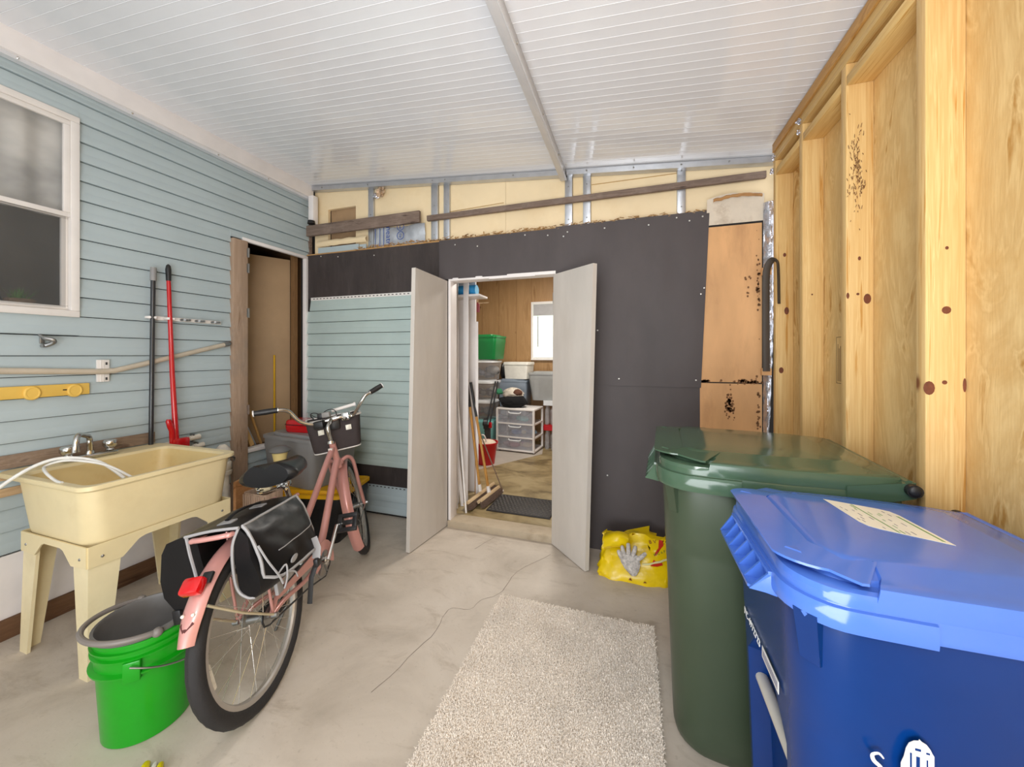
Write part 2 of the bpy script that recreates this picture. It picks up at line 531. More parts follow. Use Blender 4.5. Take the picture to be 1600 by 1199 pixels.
obj('base_board', MB().box((-2.99, -3.0, 0), (-2.966, 2.06, 0.1), bev=0.004), wood('stained_board', '7a5a40', '553a26', 'y', 0.8, knots=False), bl)
# corner bead and torn edge in the corner
obj('corner_post', MB().box((-3.0, 2.80, 2.36), (-2.975, 2.83, 2.93)), M_grey_wood, wl)

# window in the left wall
w1 = setting('window_1')
fr = MB()
for lo, hi in (((-3.05, WY0, WZ0), (-2.968, WY1, WZ0 + 0.035)), ((-3.05, WY0, WZ1 - 0.035), (-2.968, WY1, WZ1)), ((-3.05, WY0, WZ0 + 0.035), (-2.968, WY0 + 0.035, WZ1 - 0.035)), ((-3.05, WY1 - 0.035, WZ0 + 0.035), (-2.968, WY1, WZ1 - 0.035))):
    fr.box(lo, hi, bev=0.003)
obj('window_frame', fr, M_white_gloss, w1)
zm = 2.205


def sash(z0, z1, x, nm, t=0.026):
    s = MB(); y0, y1 = WY0 + 0.035, WY1 - 0.035
    for lo, hi in (((x - 0.02, y0, z0), (x, y1, z0 + t)), ((x - 0.02, y0, z1 - t), (x, y1, z1)), ((x - 0.02, y0, z0 + t), (x, y0 + t, z1 - t)), ((x - 0.02, y1 - t, z0 + t), (x, y1, z1 - t))):
        s.box(lo, hi, bev=0.003)
    obj(nm, s, M_white_gloss, w1)
    return y0 + t, y1 - t, z0 + t, z1 - t


M_glass = glass_mat('window_glass', 'c8cccc', 0.03, 0.08)
M_screen = pm('insect_screen', '2c2926', 0.9); M_screen.node_tree.nodes['Principled BSDF'].inputs['Alpha'].default_value = 0.15
a = sash(zm - 0.02, WZ1 - 0.035, -2.975, 'upper_sash')
obj('upper_pane', MB().box((-2.99, a[0], a[2]), (-2.986, a[1], a[3])), M_glass, w1)
a = sash(WZ0 + 0.035, zm, -2.998, 'lower_sash')
obj('lower_pane', MB().box((-3.012, a[0], a[2]), (-3.008, a[1], a[3])), M_glass, w1)
obj('window_screen', MB().box((-2.984, WY0 + 0.05, WZ0 + 0.05), (-2.983, WY1 - 0.05, zm - 0.02)), M_screen, w1)
# grey sheet added behind the upper pane in place of an outdoor reflection; room behind
M_reflection = pm('painted_reflection', 'b8b4ae', 0.9, var=0.35, nscale=3.2, stretch=(1, 1, 1.6), world=True)
obj('reflection_sheet', MB().grid(lambda u, w: (-3.10 + 0.012 * math.sin(u * 40), WY0 + 0.02 + u * 0.9, 2.2 + w * 0.56), 60, 4), M_reflection, w1)
obj('room_behind', MB().box((-3.9, -0.3, 1.3), (-3.88, 2.0, 3.0)).box((-3.9, -0.3, 1.3), (-3.07, -0.28, 3.0)).box((-3.9, 2.0, 1.3), (-3.07, 2.02, 3.0)).box((-3.9, -0.3, 2.98), (-3.07, 2.0, 3.0)).box((-3.9, -0.3, 1.3), (-3.07, 2.0, 1.32)), pm('dim_room_wall', '7d756c', 0.9), w1)
obj('window_sill', MB().box((-3.25, WY0, WZ0 + 0.0), (-3.04, WY1, WZ0 + 0.03)), M_white_gloss, w1)

# ------------------------------------------------------------------ closet opening in the left wall (door_3): weathered post, white trim, bare hinges
d3 = setting('door_3')
obj('weathered_post', MB().box((-3.0, 2.067, 0), (-2.955, 2.182, 2.335), bev=0.003), M_post, d3)
tr = MB().box((-3.0, 2.155, 2.338), (-2.97, 2.78, 2.366), bev=0.003)
obj('head_trim', tr, M_white, d3)
obj('side_trim', MB().box((-3.0, 2.742, 0.40), (-2.965, 2.775, 2.338), bev=0.003), M_white, d3)
obj('closet_sill', MB().box((-3.05, 2.182, 0.625), (-2.968, 2.742, 0.655), bev=0.003), M_white, d3)
for z in (2.245, 2.12, 1.76, 0.98):
    h = MB().box((-2.962, 2.172, z - 0.035), (-2.951, 2.192, z + 0.035)).cyl((-2.953, 2.186, z - 0.038), (-2.953, 2.186, z + 0.038), 0.007, n=8).box((-2.99, 2.184, z - 0.035), (-2.955, 2.188, z + 0.035))
    obj('hinge', h, M_steel if z > 1 else M_grey_wood, d3)
M_clos = pm('closet_wall', '6b4e30', 0.8)
obj('closet_box', MB().box((-3.95, 2.1, 0.55), (-3.93, 2.86, 2.6)).box((-3.95, 2.08, 0.55), (-3.06, 2.1, 2.6)).box((-3.95, 2.84, 0.55), (-3.06, 2.86, 2.6)).box((-3.95, 2.08, 2.45), (-3.06, 2.86, 2.47)).box((-3.95, 2.08, 0.58), (-3.06, 2.86, 0.62)), M_clos, d3)
obj('closet_stud', MB().box((-3.10, 2.70, 0.62), (-3.06, 2.742, 2.45)), wood('brown_stud', '8d6a45', '6b4c2e', 'z', 0.7), d3)
# the unhung hardboard door leans inside
pnl = MB().hexa([(-3.40, 2.24, 0.62), (-3.13, 2.72, 0.62), (-3.145, 2.73, 0.62), (-3.415, 2.25, 0.62)], [(-3.40, 2.24, 2.33), (-3.13, 2.72, 2.33), (-3.145, 2.73, 2.33), (-3.415, 2.25, 2.33)])
tag(obj('hardboard_panel', pnl, M_hard), 'tall tan hardboard door panel stood inside the closet opening', 'panel')

# ------------------------------------------------------------------ back wall: store room front with siding, tar paper, old plywood; foam gable above
wb = setting('wall_back')
YB = 2.78


def plank_back(x0, x1, z0, z1):
    zm = (z0 + z1) / 2
    prof = [(YB - 0.001, z0 + 0.0045), (YB - 0.020, z0 + 0.0045), (YB - 0.0215, z0 + 0.008), (YB - 0.0145, zm - 0.003), (YB - 0.0135, zm), (YB - 0.014, zm + 0.003), (YB - 0.006, z1 + 0.0005), (YB - 0.001, z1 + 0.0005)]
    return MB().hexa([(x0, y, z) for y, z in prof], [(x1, y, z) for y, z in prof])


for k in range(-5, 9):
    z0 = 0.972 + 0.1078 * k
    xl = -2.965 if k < 7 else (-2.985 if k == 7 else -2.93)
    obj('siding_plank', plank_back(xl, -1.56, z0, z0 + 0.1078), M_siding_g, wb)
for z0 in (0.02, 0.128):
    obj('siding_plank', plank_back(-2.965, -1.56, z0, z0 + 0.1078), M_siding, wb)


def nail_hem(z, m):
    mb = MB().box((-2.93, YB - 0.008, z), (-1.56, YB - 0.004, z + 0.028))
    obj('nail_hem', mb, m, wb)
    mb = MB()
    x = -2.9
    while x < -1.58:
        mb.box((x, YB - 0.0095, z + 0.011), (x + 0.018, YB - 0.0078, z + 0.018)); x += 0.04
    h = obj('hem_slots', mb, M_dark, wb); h['kind'] = 'stuff'


nail_hem(1.938, M_white_gloss)
nail_hem(0.236, M_siding)
obj('black_board', MB().box((-2.965, YB - 0.006, 0.255), (-1.56, YB, 0.44)), M_tar_old, wb)


def sheet(x0, x1, z0, z1, y, amp, nu, nv, edge=None, seed=0):
    """a nailed sheet with soft buckles; edge(z) may trim the right side"""
    def f(u, w):
        z = z0 + (z1 - z0) * w
        xr = edge(z) if edge else x1
        x = x0 + (xr - x0) * u
        n = noise.noise(Vector((x * 3.1 + seed, z * 1.1, 0.3))) * amp + noise.noise(Vector((x * 9, z * 3, seed))) * amp * 0.35
        return (x, y - abs(n), z)
    return MB().grid(f, nu, nv)


def thick(mb, dy):
    n = len(mb.v)
    return mb


obj('tar_paper_strip', sheet(-2.985, -1.53, 1.955, 2.372, YB - 0.004, 0.004, 30, 8, seed=4), M_tar_old, wb)
obj('tar_paper_sheet', sheet(-1.55, -0.555, 2.05, 2.378, YB - 0.010, 0.010, 34, 12, seed=1), M_tar, wb)
obj('tar_paper_sheet', sheet(-0.56, 0.48, 1.2, 2.388, YB - 0.012, 0.011, 34, 30, edge=lambda z: 0.430 + (z - 1.2) * 0.044, seed=2), M_tar, wb)
obj('tar_paper_sheet', sheet(-0.56, 0.44, 0.0, 1.22, YB - 0.006, 0.008, 34, 30, edge=lambda z: 0.425, seed=3), M_tar, wb)
M_nail = pm('galvanised_nail', 'd8d6d0', 0.3, metal=0.5)
for x, z in ((0.43, 1.83), (0.45, 1.87), (0.40, 1.25), (0.36, 2.33), (0.1, 2.33), (-0.2, 2.34), (-0.5, 2.31), (-0.47, 2.34), (0.28, 2.36), (-0.1, 1.25), (-0.25, 1.6), (-1.4, 2.33), (-1.2, 2.3), (-0.8, 2.35), (-0.62, 2.33), (-2.6, 2.33), (-2.8, 2.35), (-2.2, 2.31), (0.44, 2.35), (-0.18, 0.55)):
    obj('nail_head', MB().ball((x, YB - 0.017, z), 0.006, 8, 4, (1, 0.6, 1)), M_nail, wb)
obj('plywood_strip', MB().box((0.40, YB - 0.004, 1.24), (0.786, YB + 0.01, 2.275)), M_ply_old, wb)
obj('plywood_strip', MB().box((0.40, YB - 0.006, 0.0), (0.786, YB + 0.008, 1.232)), M_ply_old, wb)
M_mold = pm('brown_mould', '80593a', 0.9)


def blot(cx, cz_, rx, rz, n=26, y=YB - 0.0075, seed=1):
    rnd = random.Random(seed); mb = MB()
    for i in range(n):
        a = rnd.gauss(0, 0.45) * rx; b = rnd.gauss(0, 0.45) * rz; r = rnd.uniform(0.002, 0.007)
        mb.add([(cx + a + r * math.cos(q) * 1.2, y, cz_ + b + r * math.sin(q) * 1.5) for q in (0.3, 1.4, 2.6, 3.9, 5.2)], [(0, 1, 2, 3, 4)])
    o = obj('mould_specks', mb, M_mold, wb); o['kind'] = 'stuff'


blot(0.60, 1.09, 0.03, 0.09, 70, seed=3); blot(0.70, 1.245, 0.09, 0.012, 60, seed=5); blot(0.765, 1.0, 0.012, 0.35, 35, seed=6)
blot(0.765, 1.85, 0.012, 0.4, 40, seed=8); blot(0.45, 1.245, 0.06, 0.006, 40, seed=9); blot(0.70, 1.92, 0.02, 0.02, 6, seed=2); blot(0.71, 1.82, 0.01, 0.05, 4, seed=12)
# torn plasterboard above the plywood, crumpled top
def tear(u, w):
    x = 0.465 + 0.33 * u
    top = 2.455 + 0.025 * math.sin(u * 3.1) + 0.012 * noise.noise(Vector((x * 14, 0, 3)))
    z = 2.287 + (top - 2.287) * w
    return (x, YB - 0.008 - 0.025 * w * w * (0.6 + noise.noise(Vector((x * 11, z * 9, 1)))), z)


obj('torn_plasterboard', MB().grid(tear, 26, 10), pm('torn_plasterboard', 'd8cbb8', 0.8, dirt='8e6f4e', dirt_amt=0.75, nscale=7, bmp=0.3, bscale=25, world=True), wb)
obj('torn_paper_edge', MB().grid(lambda u, w: (0.50 + 0.28 * u, YB - 0.03 - 0.012 * math.sin(w * 3), 2.43 + 0.02 * math.sin(u * 3) + 0.02 * w + 0.008 * noise.noise(Vector((u * 9, w, 0)))), 22, 3), pm('brown_paper', 'b98a58', 0.8, dirt='7d5a38'), wb)
# crumpled foil tape down the right edge
obj('foil_tape', MB().grid(lambda u, w: (0.786 + 0.066 * u * (0.35 + 0.65 * w ** 0.6), YB - 0.03 - 0.03 * math.sin(u * 2.6) + 0.012 * noise.noise(Vector((u * 4, w * 30, 0))), 0.9 + w * 1.49), 8, 70), M_foil, wb)
obj('dark_gap', MB().box((0.786, YB + 0.0, 0.0), (0.90, YB + 0.02, 2.36)), M_dark, wb)
for z, m in ((1.945, M_ply_old), (1.315, M_ply_old)):
    obj('wood_cleat', MB().box((0.765, YB - 0.08, z - 0.022), (0.818, YB - 0.05, z + 0.022), bev=0.003), m, wb)
# backing walls of the store room front, with the doorway left open
mb = MB()
for lo, hi in (((-3.06, YB, -0.05), (-1.46, YB + 0.06, 2.37)), ((-0.555, YB + 0.0001, -0.05), (1.0, YB + 0.06, 2.37)), ((-1.46, YB, 2.06), (-0.555, YB + 0.06, 2.37))):
    mb.box(lo, hi)
obj('wall_framing', mb, M_dark, wb)
# gable above: foam boards between aluminium straps
for a, b in ((-2.95, -2.31), (-2.25, -1.655), (-1.59, -1.535), (-1.48, -0.985), (-0.983, -0.5), (-0.44, -0.362), (-0.304, 0.288), (0.345, 1.0)):
    if a == -2.95:
        m_ = MB().box((a, 2.84, 2.36), (-2.79, 2.87, cz(a))).box((-2.79, 2.84, 2.815), (b, 2.87, cz(b))).box((-2.465, 2.84, 2.36), (b, 2.87, 2.815))
    else:
        m_ = MB().hexa([(a, 2.84, 2.36), (b, 2.84, 2.36), (b, 2.87, 2.36), (a, 2.87, 2.36)], [(a, 2.84, cz(a)), (b, 2.84, cz(b)), (b, 2.87, cz(b)), (a, 2.87, cz(a))])
    obj('foam_panel', m_, M_foam, wb)
M_seam = pm('foam_seam', 'b9975f', 0.8)
for p_, q_ in (((-0.30, 2.838, 2.70), (0.288, 2.838, 2.697)), ((-1.48, 2.838, 2.64), (-1.0, 2.838, 2.655))):
    obj('seam_lip', MB().bar(p_, q_, 0.004, 0.004), M_seam, wb)
obj('vent_hole', MB().box((-2.79, 2.88, 2.36), (-2.465, 2.885, 2.82)), pm('bare_osb', 'a88a68', 0.8, dirt='6e5640', dirt_amt=0.6), wb)
for a, b in ((-2.306, -2.249), (-1.654, -1.591), (-1.534, -1.479), (-0.498, -0.442), (-0.361, -0.305), (0.288, 0.343)):
    obj('metal_strap', MB().box((a, 2.815, 2.405), (b, 2.838, cz(b) - 0.04), bev=0.002), M_alu, wb)
    for z in (2.45, 2.7):
        obj('screw', MB().ball(((a + b) / 2, 2.813, z), 0.005, 8, 4), M_steel, wb)
# backing above
obj('gable_backing', MB().box((-3.06, 2.89, 2.3), (1.1, 2.95, 3.2)), M_dark, wb)
# splintered OSB ledge along the top of the tar paper
rnd = random.Random(11); mb = MB()
for i in range(760):
    x = rnd.uniform(-2.42, 0.47)
    if -1.55 < x < -1.35 and rnd.random() < 0.5: continue
    a = rnd.uniform(0, 3.14); l = rnd.uniform(0.010, 0.045); w_ = rnd.uniform(0.004, 0.013)
    c = Vector((x, YB + rnd.uniform(-0.012, 0.05), 2.385 + rnd.uniform(-0.008, 0.022)))
    d = Vector((math.cos(a), math.sin(a) * 0.5, rnd.uniform(-0.3, 0.5))).normalized()
    mb.bar(c - d * l / 2, c + d * l / 2, w_, 0.002)
o = obj('splintered_edge', mb, wood('osb_splinters', 'd9b078', '8d6238', 'x', 0.8, knots=False, world=True, wear='6a4a2c', wear_amt=0.7), wb); o['kind'] = 'stuff'
obj('osb_ledge', MB().box((-2.99, YB - 0.002, 2.36), (0.47, YB + 0.06, 2.384)), wood('osb_ledge', 'caa06a', '8d6238', 'x', 0.8, knots=False), wb)
# insulation blanket stuffed behind the short board
M_wrap = pm('silver_insulation_wrap', 'c3c8ce', 0.35, metal=0.3, var=0.2, nscale=9, bmp=0.4, bscale=25)
ins = thing('insulation_wrap', 'crumpled silver insulation wrap printed in blue, stuffed below the short grey board', 'insulation', (-2.0, 2.80, 2.40))
obj('wrap_sheet', MB().grid(lambda u, w: (-2.24 + 0.53 * u, 2.815 - 0.02 * math.sin(u * 9) * w - 0.012 * noise.noise(Vector((u * 8, w * 5, 0))), 2.385 + 0.175 * w), 26, 8), M_wrap, ins)
M_blue_ink = pm('blue_ink', '2c4f9e', 0.5)
TB = Matrix(((0, 0, -1, 0), (0, 0, 0, 0), (0, 0, 0, 0), (0, 0, 0, 1)))
def face_back(x, y, z, rot=0):
    """frame for print on a surface facing the camera side (-Y): x right, z up, turned by rot degrees"""
    m = Matrix(((1, 0, 0, x), (0, 0, -1, y), (0, 1, 0, z), (0, 0, 0, 1)))
    return m @ Matrix.Rotation(R(rot), 4, 'Z')
obj('printed_word', text_mb('meatr', 0.075, face_back(-2.055, 2.772, 2.485, -90)), M_blue_ink, ins)
for z in (2.54, 2.462):
    ring = [(-1.93 + 0.034 * math.cos(t * 0.3142), 2.770, z + 0.034 * math.sin(t * 0.3142)) for t in range(20)]
    obj('printed_ring', MB().tube(ring, 0.003, 5, closed=True), M_blue_ink, ins)
    obj('printed_mark', text_mb('oe', 0.04, face_back(-1.93, 2.769, z, -90)), M_blue_ink, ins)
for x in (-2.2, -2.15, -2.11):
    obj('printed_line', MB().box((x, 2.776, 2.39), (x + 0.004, 2.779, 2.55)), M_blue_ink, ins)
obj('foam_filler', MB().grid(lambda u, w: (-2.88 + 0.57 * u, 2.80 - 0.016 * math.sin(w * 3.1), 2.455 + 0.055 * w + 0.006 * noise.noise(Vector((u * 7, w, 2)))), 20, 5), M_foam, wb)
obj('grey_panel', MB().box((-2.86, 2.79, 2.37), (-2.39, 2.80, 2.44)), M_siding, wb)
obj('panel_edge', MB().box((-2.38, 2.79, 2.37), (-2.31, 2.80, 2.43)), M_siding, wb)
# crumpled tape bits
def crumple(c, r, m, parent, seed):
    rnd = random.Random(seed)
    def f(u, w):
        a = u * 6.283; t = (w - 0.5) * 3.0
        d = r * (0.6 + 0.7 * noise.noise(Vector((math.cos(a) * 1.7 + seed, math.sin(a) * 1.7, t * 1.3))))
        return (c[0] + d * math.cos(a) * math.cos(t), c[1] + d * 0.6 * math.sin(a) * math.cos(t), c[2] + d * math.sin(t))
    return obj('crumpled_tape', MB().grid(f, 18, 10, wrapu=True), m, parent, smooth=None)
crumple((-2.16, 2.80, 2.885), 0.055, pm('dirty_tape', 'b79c80', 0.4, metal=0.3, var=0.4, nscale=20), wb, 2)
crumple((-2.21, 2.80, 2.855), 0.035, M_foil, wb, 5)
tag(obj('weathered_board', MB().box((-2.95, 2.735, 2.545), (-1.722, 2.764, 2.645), bev=0.004), M_grey_wood), 'short weathered grey board nailed across the gable at the house corner', 'board')
tag(obj('weathered_batten', MB().box((-1.68, 2.785, 2.568), (0.815, 2.8145, 2.612), bev=0.003), M_grey_wood), 'long thin grey batten nailed across the foam gable', 'board')

# doorway: frame, threshold, two leaves
OX0, OX1, OZ = -1.443, -0.565, 2.035
fr = MB().box((OX0 - 0.02, YB - 0.012, OZ), (OX1 + 0.01, YB + 0.10, OZ + 0.024), bev=0.002)
dfw = setting('trim_4')
obj('door_header', fr, M_white, dfw)
obj('header_strip', MB().box((-1.10, YB - 0.016, OZ - 0.006), (-0.72, YB - 0.004, OZ + 0.01)), M_white, dfw)
obj('door_jamb', MB().box((OX0 - 0.022, YB - 0.012, 0.0), (OX0, YB + 0.10, OZ), bev=0.002), M_white, dfw)
obj('door_jamb', MB().box((OX1, YB - 0.012, 0.0), (OX1 + 0.022, YB + 0.10, OZ), bev=0.002), M_white, dfw)
obj('door_sill', MB().box((OX0 - 0.02, YB - 0.03, -0.01), (OX1 + 0.02, YB + 0.118, 0.05), bev=0.001), pm('worn_sill', 'b7a78f', 0.7, dirt='8a7558', dirt_amt=0.6), dfw)


def leaf(n, hb, ht, fb, ft, z0, z1b, z1f, side):
    d = setting(n)
    def q(p, f, t, z0_, z1_):
        a, b = Vector((p[0], p[1], 0)), Vector((f[0], f[1], 0)); nrm = Vector((0, 0, 1)).cross(b - a).normalized() * t
        return a, b, nrm
    a, b, nb = q(hb, fb, 0.032 * side, 0, 0); c, e, nt_ = q(ht, ft, 0.032 * side, 0, 0)
    up = lambda v, z: Vector((v.x, v.y, z))
    obj('door_leaf', MB().hexa([up(a, z0), up(b, z0), up(b + nb, z0), up(a + nb, z0)], [up(c, z1b), up(e, z1f), up(e + nt_, z1f), up(c + nt_, z1b)]), M_door, d)
    for z in (0.25, 1.05, 1.85):
        obj('hinge', MB().cyl((hb[0] + 0.01 * side, hb[1] - 0.004, z - 0.04), (hb[0] + 0.01 * side, hb[1] - 0.004, z + 0.04), 0.008, n=8), M_steel, d)
    return d


leaf('door_1', (-1.470, 2.765), (-1.470, 2.765), (-1.519, 2.289), (-1.480, 2.305), 0.006, 2.035, 2.045, -1)
leaf('door_2', (-0.562, 2.76), (-0.545, 2.745), (-0.279, 2.473), (-0.222, 2.425), 0.006, 2.02, 2.005, -1)

# ------------------------------------------------------------------ right wall: pine studs, plates, blocking, plywood sheathing
wr = setting('wall_right')
XR, XS = 0.80, 0.889
for y0, y1 in ((-1.5, -0.28), (-0.278, 0.94), (0.942, 1.405), (1.407, 2.62)):
    obj('plywood_panel', MB().box((XS, y0, 0), (XS + 0.012, y1, 2.69)), M_ply, wr)
studs = [1.389, 1.811, 2.210, 2.577]
for y in studs:
    obj('stud', MB().box((XR, y, 0.04), (XS - 0.0005, y + 0.038, 2.575), bev=0.0025), M_stud, wr)
obj('sole_plate', MB().box((XR, -1.5, 0), (XS - 0.0005, 2.62, 0.038), bev=0.002), M_plate, wr)
obj('top_plate', MB().box((XR + 0.004, -1.5, 2.6), (XS - 0.0005, 2.62, 2.636), bev=0.002), M_plate, wr)
obj('top_plate', MB().box((XR - 0.004, -1.5, 2.638), (XS - 0.0005, 2.62, 2.690), bev=0.002), wood('shaded_plate', 'd8a660', 'b27c38', 'y', 0.5, knots=False), wr)  # shade on the upper plate is painted in as darker, more orange wood
obj('lower_plate', MB().box((XR, -1.5, 2.576), (XS - 0.0005, 2.62, 2.6), bev=0.002), M_plate, wr)
for a, b in ((-0.5, 1.388), (1.428, 1.810), (1.850, 2.209), (2.249, 2.576)):
    obj('blocking', MB().box((XR + 0.001, a, 2.487), (XS - 0.0005, b, 2.524), bev=0.002), M_plate, wr)
# dark smudge of bark on the third stud
mb = MB(); rnd = random.Random(4)
for i in range(150):
    z = rnd.gauss(2.13, 0.075); x = XR + 0.034 + rnd.gauss(0, 0.012); l = rnd.uniform(0.004, 0.016)
    mb.bar((x, 1.8096, z), (x + rnd.uniform(-0.004, 0.004), 1.8096, z + l), rnd.uniform(0.0015, 0.004), 0.0008)
o = obj('bark_marks', mb, pm('dark_bark', '7d5430', 0.9), wr); o['kind'] = 'stuff'
# knots that show as dark discs on the near studs
M_knot = pm('dark_knot', '6e3a22', 0.6, var=0.3, nscale=60)


def knot(x, y, z, rx, rz):
    obj('wood_knot', MB().loft([[(x + rx * k_ * math.cos(t * 0.5236), y - 0.0006 * (2 - k_), z + rz * k_ * math.sin(t * 0.5236)) for t in range(12)] for k_ in (1.0, 0.5)]), M_knot, wr)


for a in ((0.846, 1.389, 1.548, 0.0105, 0.011), (0.808, 1.389, 1.325, 0.013, 0.02), (0.842, 1.389, 1.342, 0.006, 0.006), (0.885, 1.389, 1.335, 0.004, 0.02), (0.847, 1.389, 1.725, 0.004, 0.005), (0.843, 1.811, 1.80, 0.005, 0.008), (0.838, 1.811, 1.66, 0.005, 0.005), (0.868, 1.811, 1.64, 0.012, 0.02), (0.806, 1.811, 1.655, 0.005, 0.012),
          (0.845, 2.577, 2.01, 0.008, 0.012), (0.855, 2.577, 1.68, 0.012, 0.022), (0.828, 2.577, 1.33, 0.012, 0.018), (0.84, 2.21, 1.72, 0.004, 0.004)):
    knot(*a)
crumple((0.797, 2.60, 2.60), 0.022, M_foil, wr, 3); crumple((0.795, 2.62, 2.53), 0.02, M_foil, wr, 6); crumple((0.797, 2.235, 2.60), 0.02, M_foil, wr, 8); crumple((0.797, 2.24, 2.55), 0.016, M_foil, wr, 9)
mk = MB()
for i in range(7):
    mk.box((0.8882, 2.01 + i * 0.011, 1.30), (0.8889, 2.014 + i * 0.011, 1.47 - 0.01 * (i % 3)))
mk.box((0.8882, 2.0, 1.29), (0.8889, 2.003, 1.50)).box((0.8882, 2.09, 1.29), (0.8889, 2.093, 1.50)).box((0.8882, 2.0, 1.50), (0.8889, 2.093, 1.503)).box((0.8882, 2.0, 1.29), (0.8889, 2.093, 1.293))
o = obj('grade_stamp', mk, pm('stamp_ink', '8a6a45', 0.7), wr)

# ------------------------------------------------------------------ store room shell
ss = setting('wall_storage')
obj('panelled_wall', MB().box((-2.6, 5.72, -0.1), (-1.535, 5.76, 2.8)).box((-1.535, 5.72, -0.1), (-0.5, 5.76, 1.36)).box((-1.535, 5.72, 2.25), (-0.5, 5.76, 2.8)).box((-0.5, 5.72, -0.1), (0.9, 5.76, 2.8)), M_panel, ss)
for x in (-2.4, -2.1, -1.8, -1.55, -1.2, -0.9, -0.6):
    obj('panel_groove', MB().box((x, 5.717, 2.26 if -1.54 < x < -0.5 else 0.05), (x + 0.003, 5.7205, 2.79)), pm('groove_shade', '86623a', 0.7), ss)
obj('side_wall', MB().box((-2.62, 2.90, -0.1), (-2.6, 5.72, 2.79)), M_white, ss)
obj('side_wall', MB().box((0.9, 2.90, -0.1), (0.92, 5.72, 2.79)), M_panel, ss)
sc_ = setting('ceiling_storage')
obj('storage_ceiling', MB().box((-2.6, 2.96, 2.80), (0.9, 5.76, 2.83)), M_white, sc_)
M_lino, nt, p = base_mat('tan_linoleum', 0.4, 0)
v = coords(nt, (1, 1.6, 1), True)
c1 = ramp(nt, noise_node(nt, v, 3.2, 5, 0.6, 0.6), [(0.36, lin('6c5b3a')), (0.5, lin('94815a')), (0.62, lin('a5926b'))])
nt.links.new(c1, p.inputs['Base Color'])
fs = setting('floor_storage')
obj('linoleum', MB().box((-2.6, 2.897, 0.0), (0.9, 5.72, 0.0505)), M_lino, fs)
obj('grey_floor_patch', MB().prism([(-2.3, 4.1), (-1.75, 4.1), (-1.2, 5.0), (-1.3, 5.5), (-2.3, 5.5)], 0.05, 0.052), pm('grey_lino', 'b4aa9e', 0.5), fs)
w2 = setting('window_2')
fr = MB()
for lo, hi in (((-1.545, 5.68, 1.34), (-0.9, 5.73, 1.36)), ((-1.545, 5.69, 2.225), (-0.9, 5.73, 2.26)), ((-1.545, 5.69, 1.36), (-1.515, 5.73, 2.225)), ((-0.93, 5.69, 1.36), (-0.9, 5.73, 2.225))):
    fr.box(lo, hi)
obj('window_frame', fr, M_white_gloss, w2)
m_day, nt, p = base_mat('daylit_pane', 0.3, 0)
p.inputs['Emission Color'].default_value = (0.9, 1.0, 0.85, 1); p.inputs['Emission Strength'].default_value = 1.35
p.inputs['Base Color'].default_value = (0.8, 0.85, 0.75, 1)
obj('window_pane', MB().box((-1.515, 5.735, 1.36), (-0.93, 5.74, 2.225)), m_day, w2)
sl = MB().hexa([(-1.50, 5.682, -0.0045), (-0.93, 5.682, -0.0045), (-0.93, 5.70, 0.0035), (-1.50, 5.70, 0.0035)], [(-1.50, 5.682, -0.0033), (-0.93, 5.682, -0.0033), (-0.93, 5.70, 0.0047), (-1.50, 5.70, 0.0047)])
slat = obj('blind_slat', sl, M_white_gloss, w2); slat.location = (0, 0, 1.385)
for i in range(1, 40):
    copy_piece(slat, w2, (0, 0, 1.385 + i * 0.0165))
obj('blind_valance', MB().box((-1.505, 5.675, 2.04), (-0.93, 5.70, 2.22)), pm('grey_valance', 'a9a7a6', 0.6), w2)
obj('blind_rail', MB().box((-1.505, 5.68, 1.362), (-0.93, 5.70, 1.38)), M_white_gloss, w2)
obj('blind_wand', MB().cyl((-1.43, 5.67, 2.03), (-1.43, 5.67, 1.55), 0.006, n=6), M_steel, w2)
# ------------------------------------------------------------------ things hung on or stood against the house wall
M_almond = pm('almond_plastic', 'e8d6a8', 0.42, var=0.05, nscale=5, dirt='c9a970', dirt_amt=0.25, bmp=0.03, bscale=120)
M_almond_in = pm('stained_almond', 'e3cb92', 0.4, var=0.06, nscale=5, dirt='cfa55e', dirt_amt=0.5)
M_tubleg = pm('cream_leg_plastic', 'eadbb2', 0.45, var=0.06, nscale=7, dirt='c8b183', dirt_amt=0.35)
M_redm = pm('glossy_red', 'c00c14', 0.22, var=0.06, coat=0.5)
M_conduit = pm('beige_conduit', 'c3b6a2', 0.4, var=0.06, nscale=14)
M_yellowp = pm('yellow_plastic', 'e6bd5c', 0.45, var=0.05)
M_pvc = pm('dirty_white_pvc', 'e2dacb', 0.45, var=0.12, nscale=18, dirt='8a7660', dirt_amt=0.5)

# laundry tub: rim, tapered basin with an inside, apron skirt, four splayed legs, faucet
tub = thing('laundry_tub', 'almond plastic laundry tub on splayed legs with chrome faucet, under the conduit', 'laundry tub', (-2.6, 1.26, 0))
RX0, RX1, RY0, RY1, RZ = -2.972, -2.24, 0.935, 1.60, 0.845


def rr(x0, x1, y0, y1, r, z, n=5):
    return [((x0 + x1) / 2 + a, (y0 + y1) / 2 + b, z) for a, b in rrect(x1 - x0, y1 - y0, r, n)]


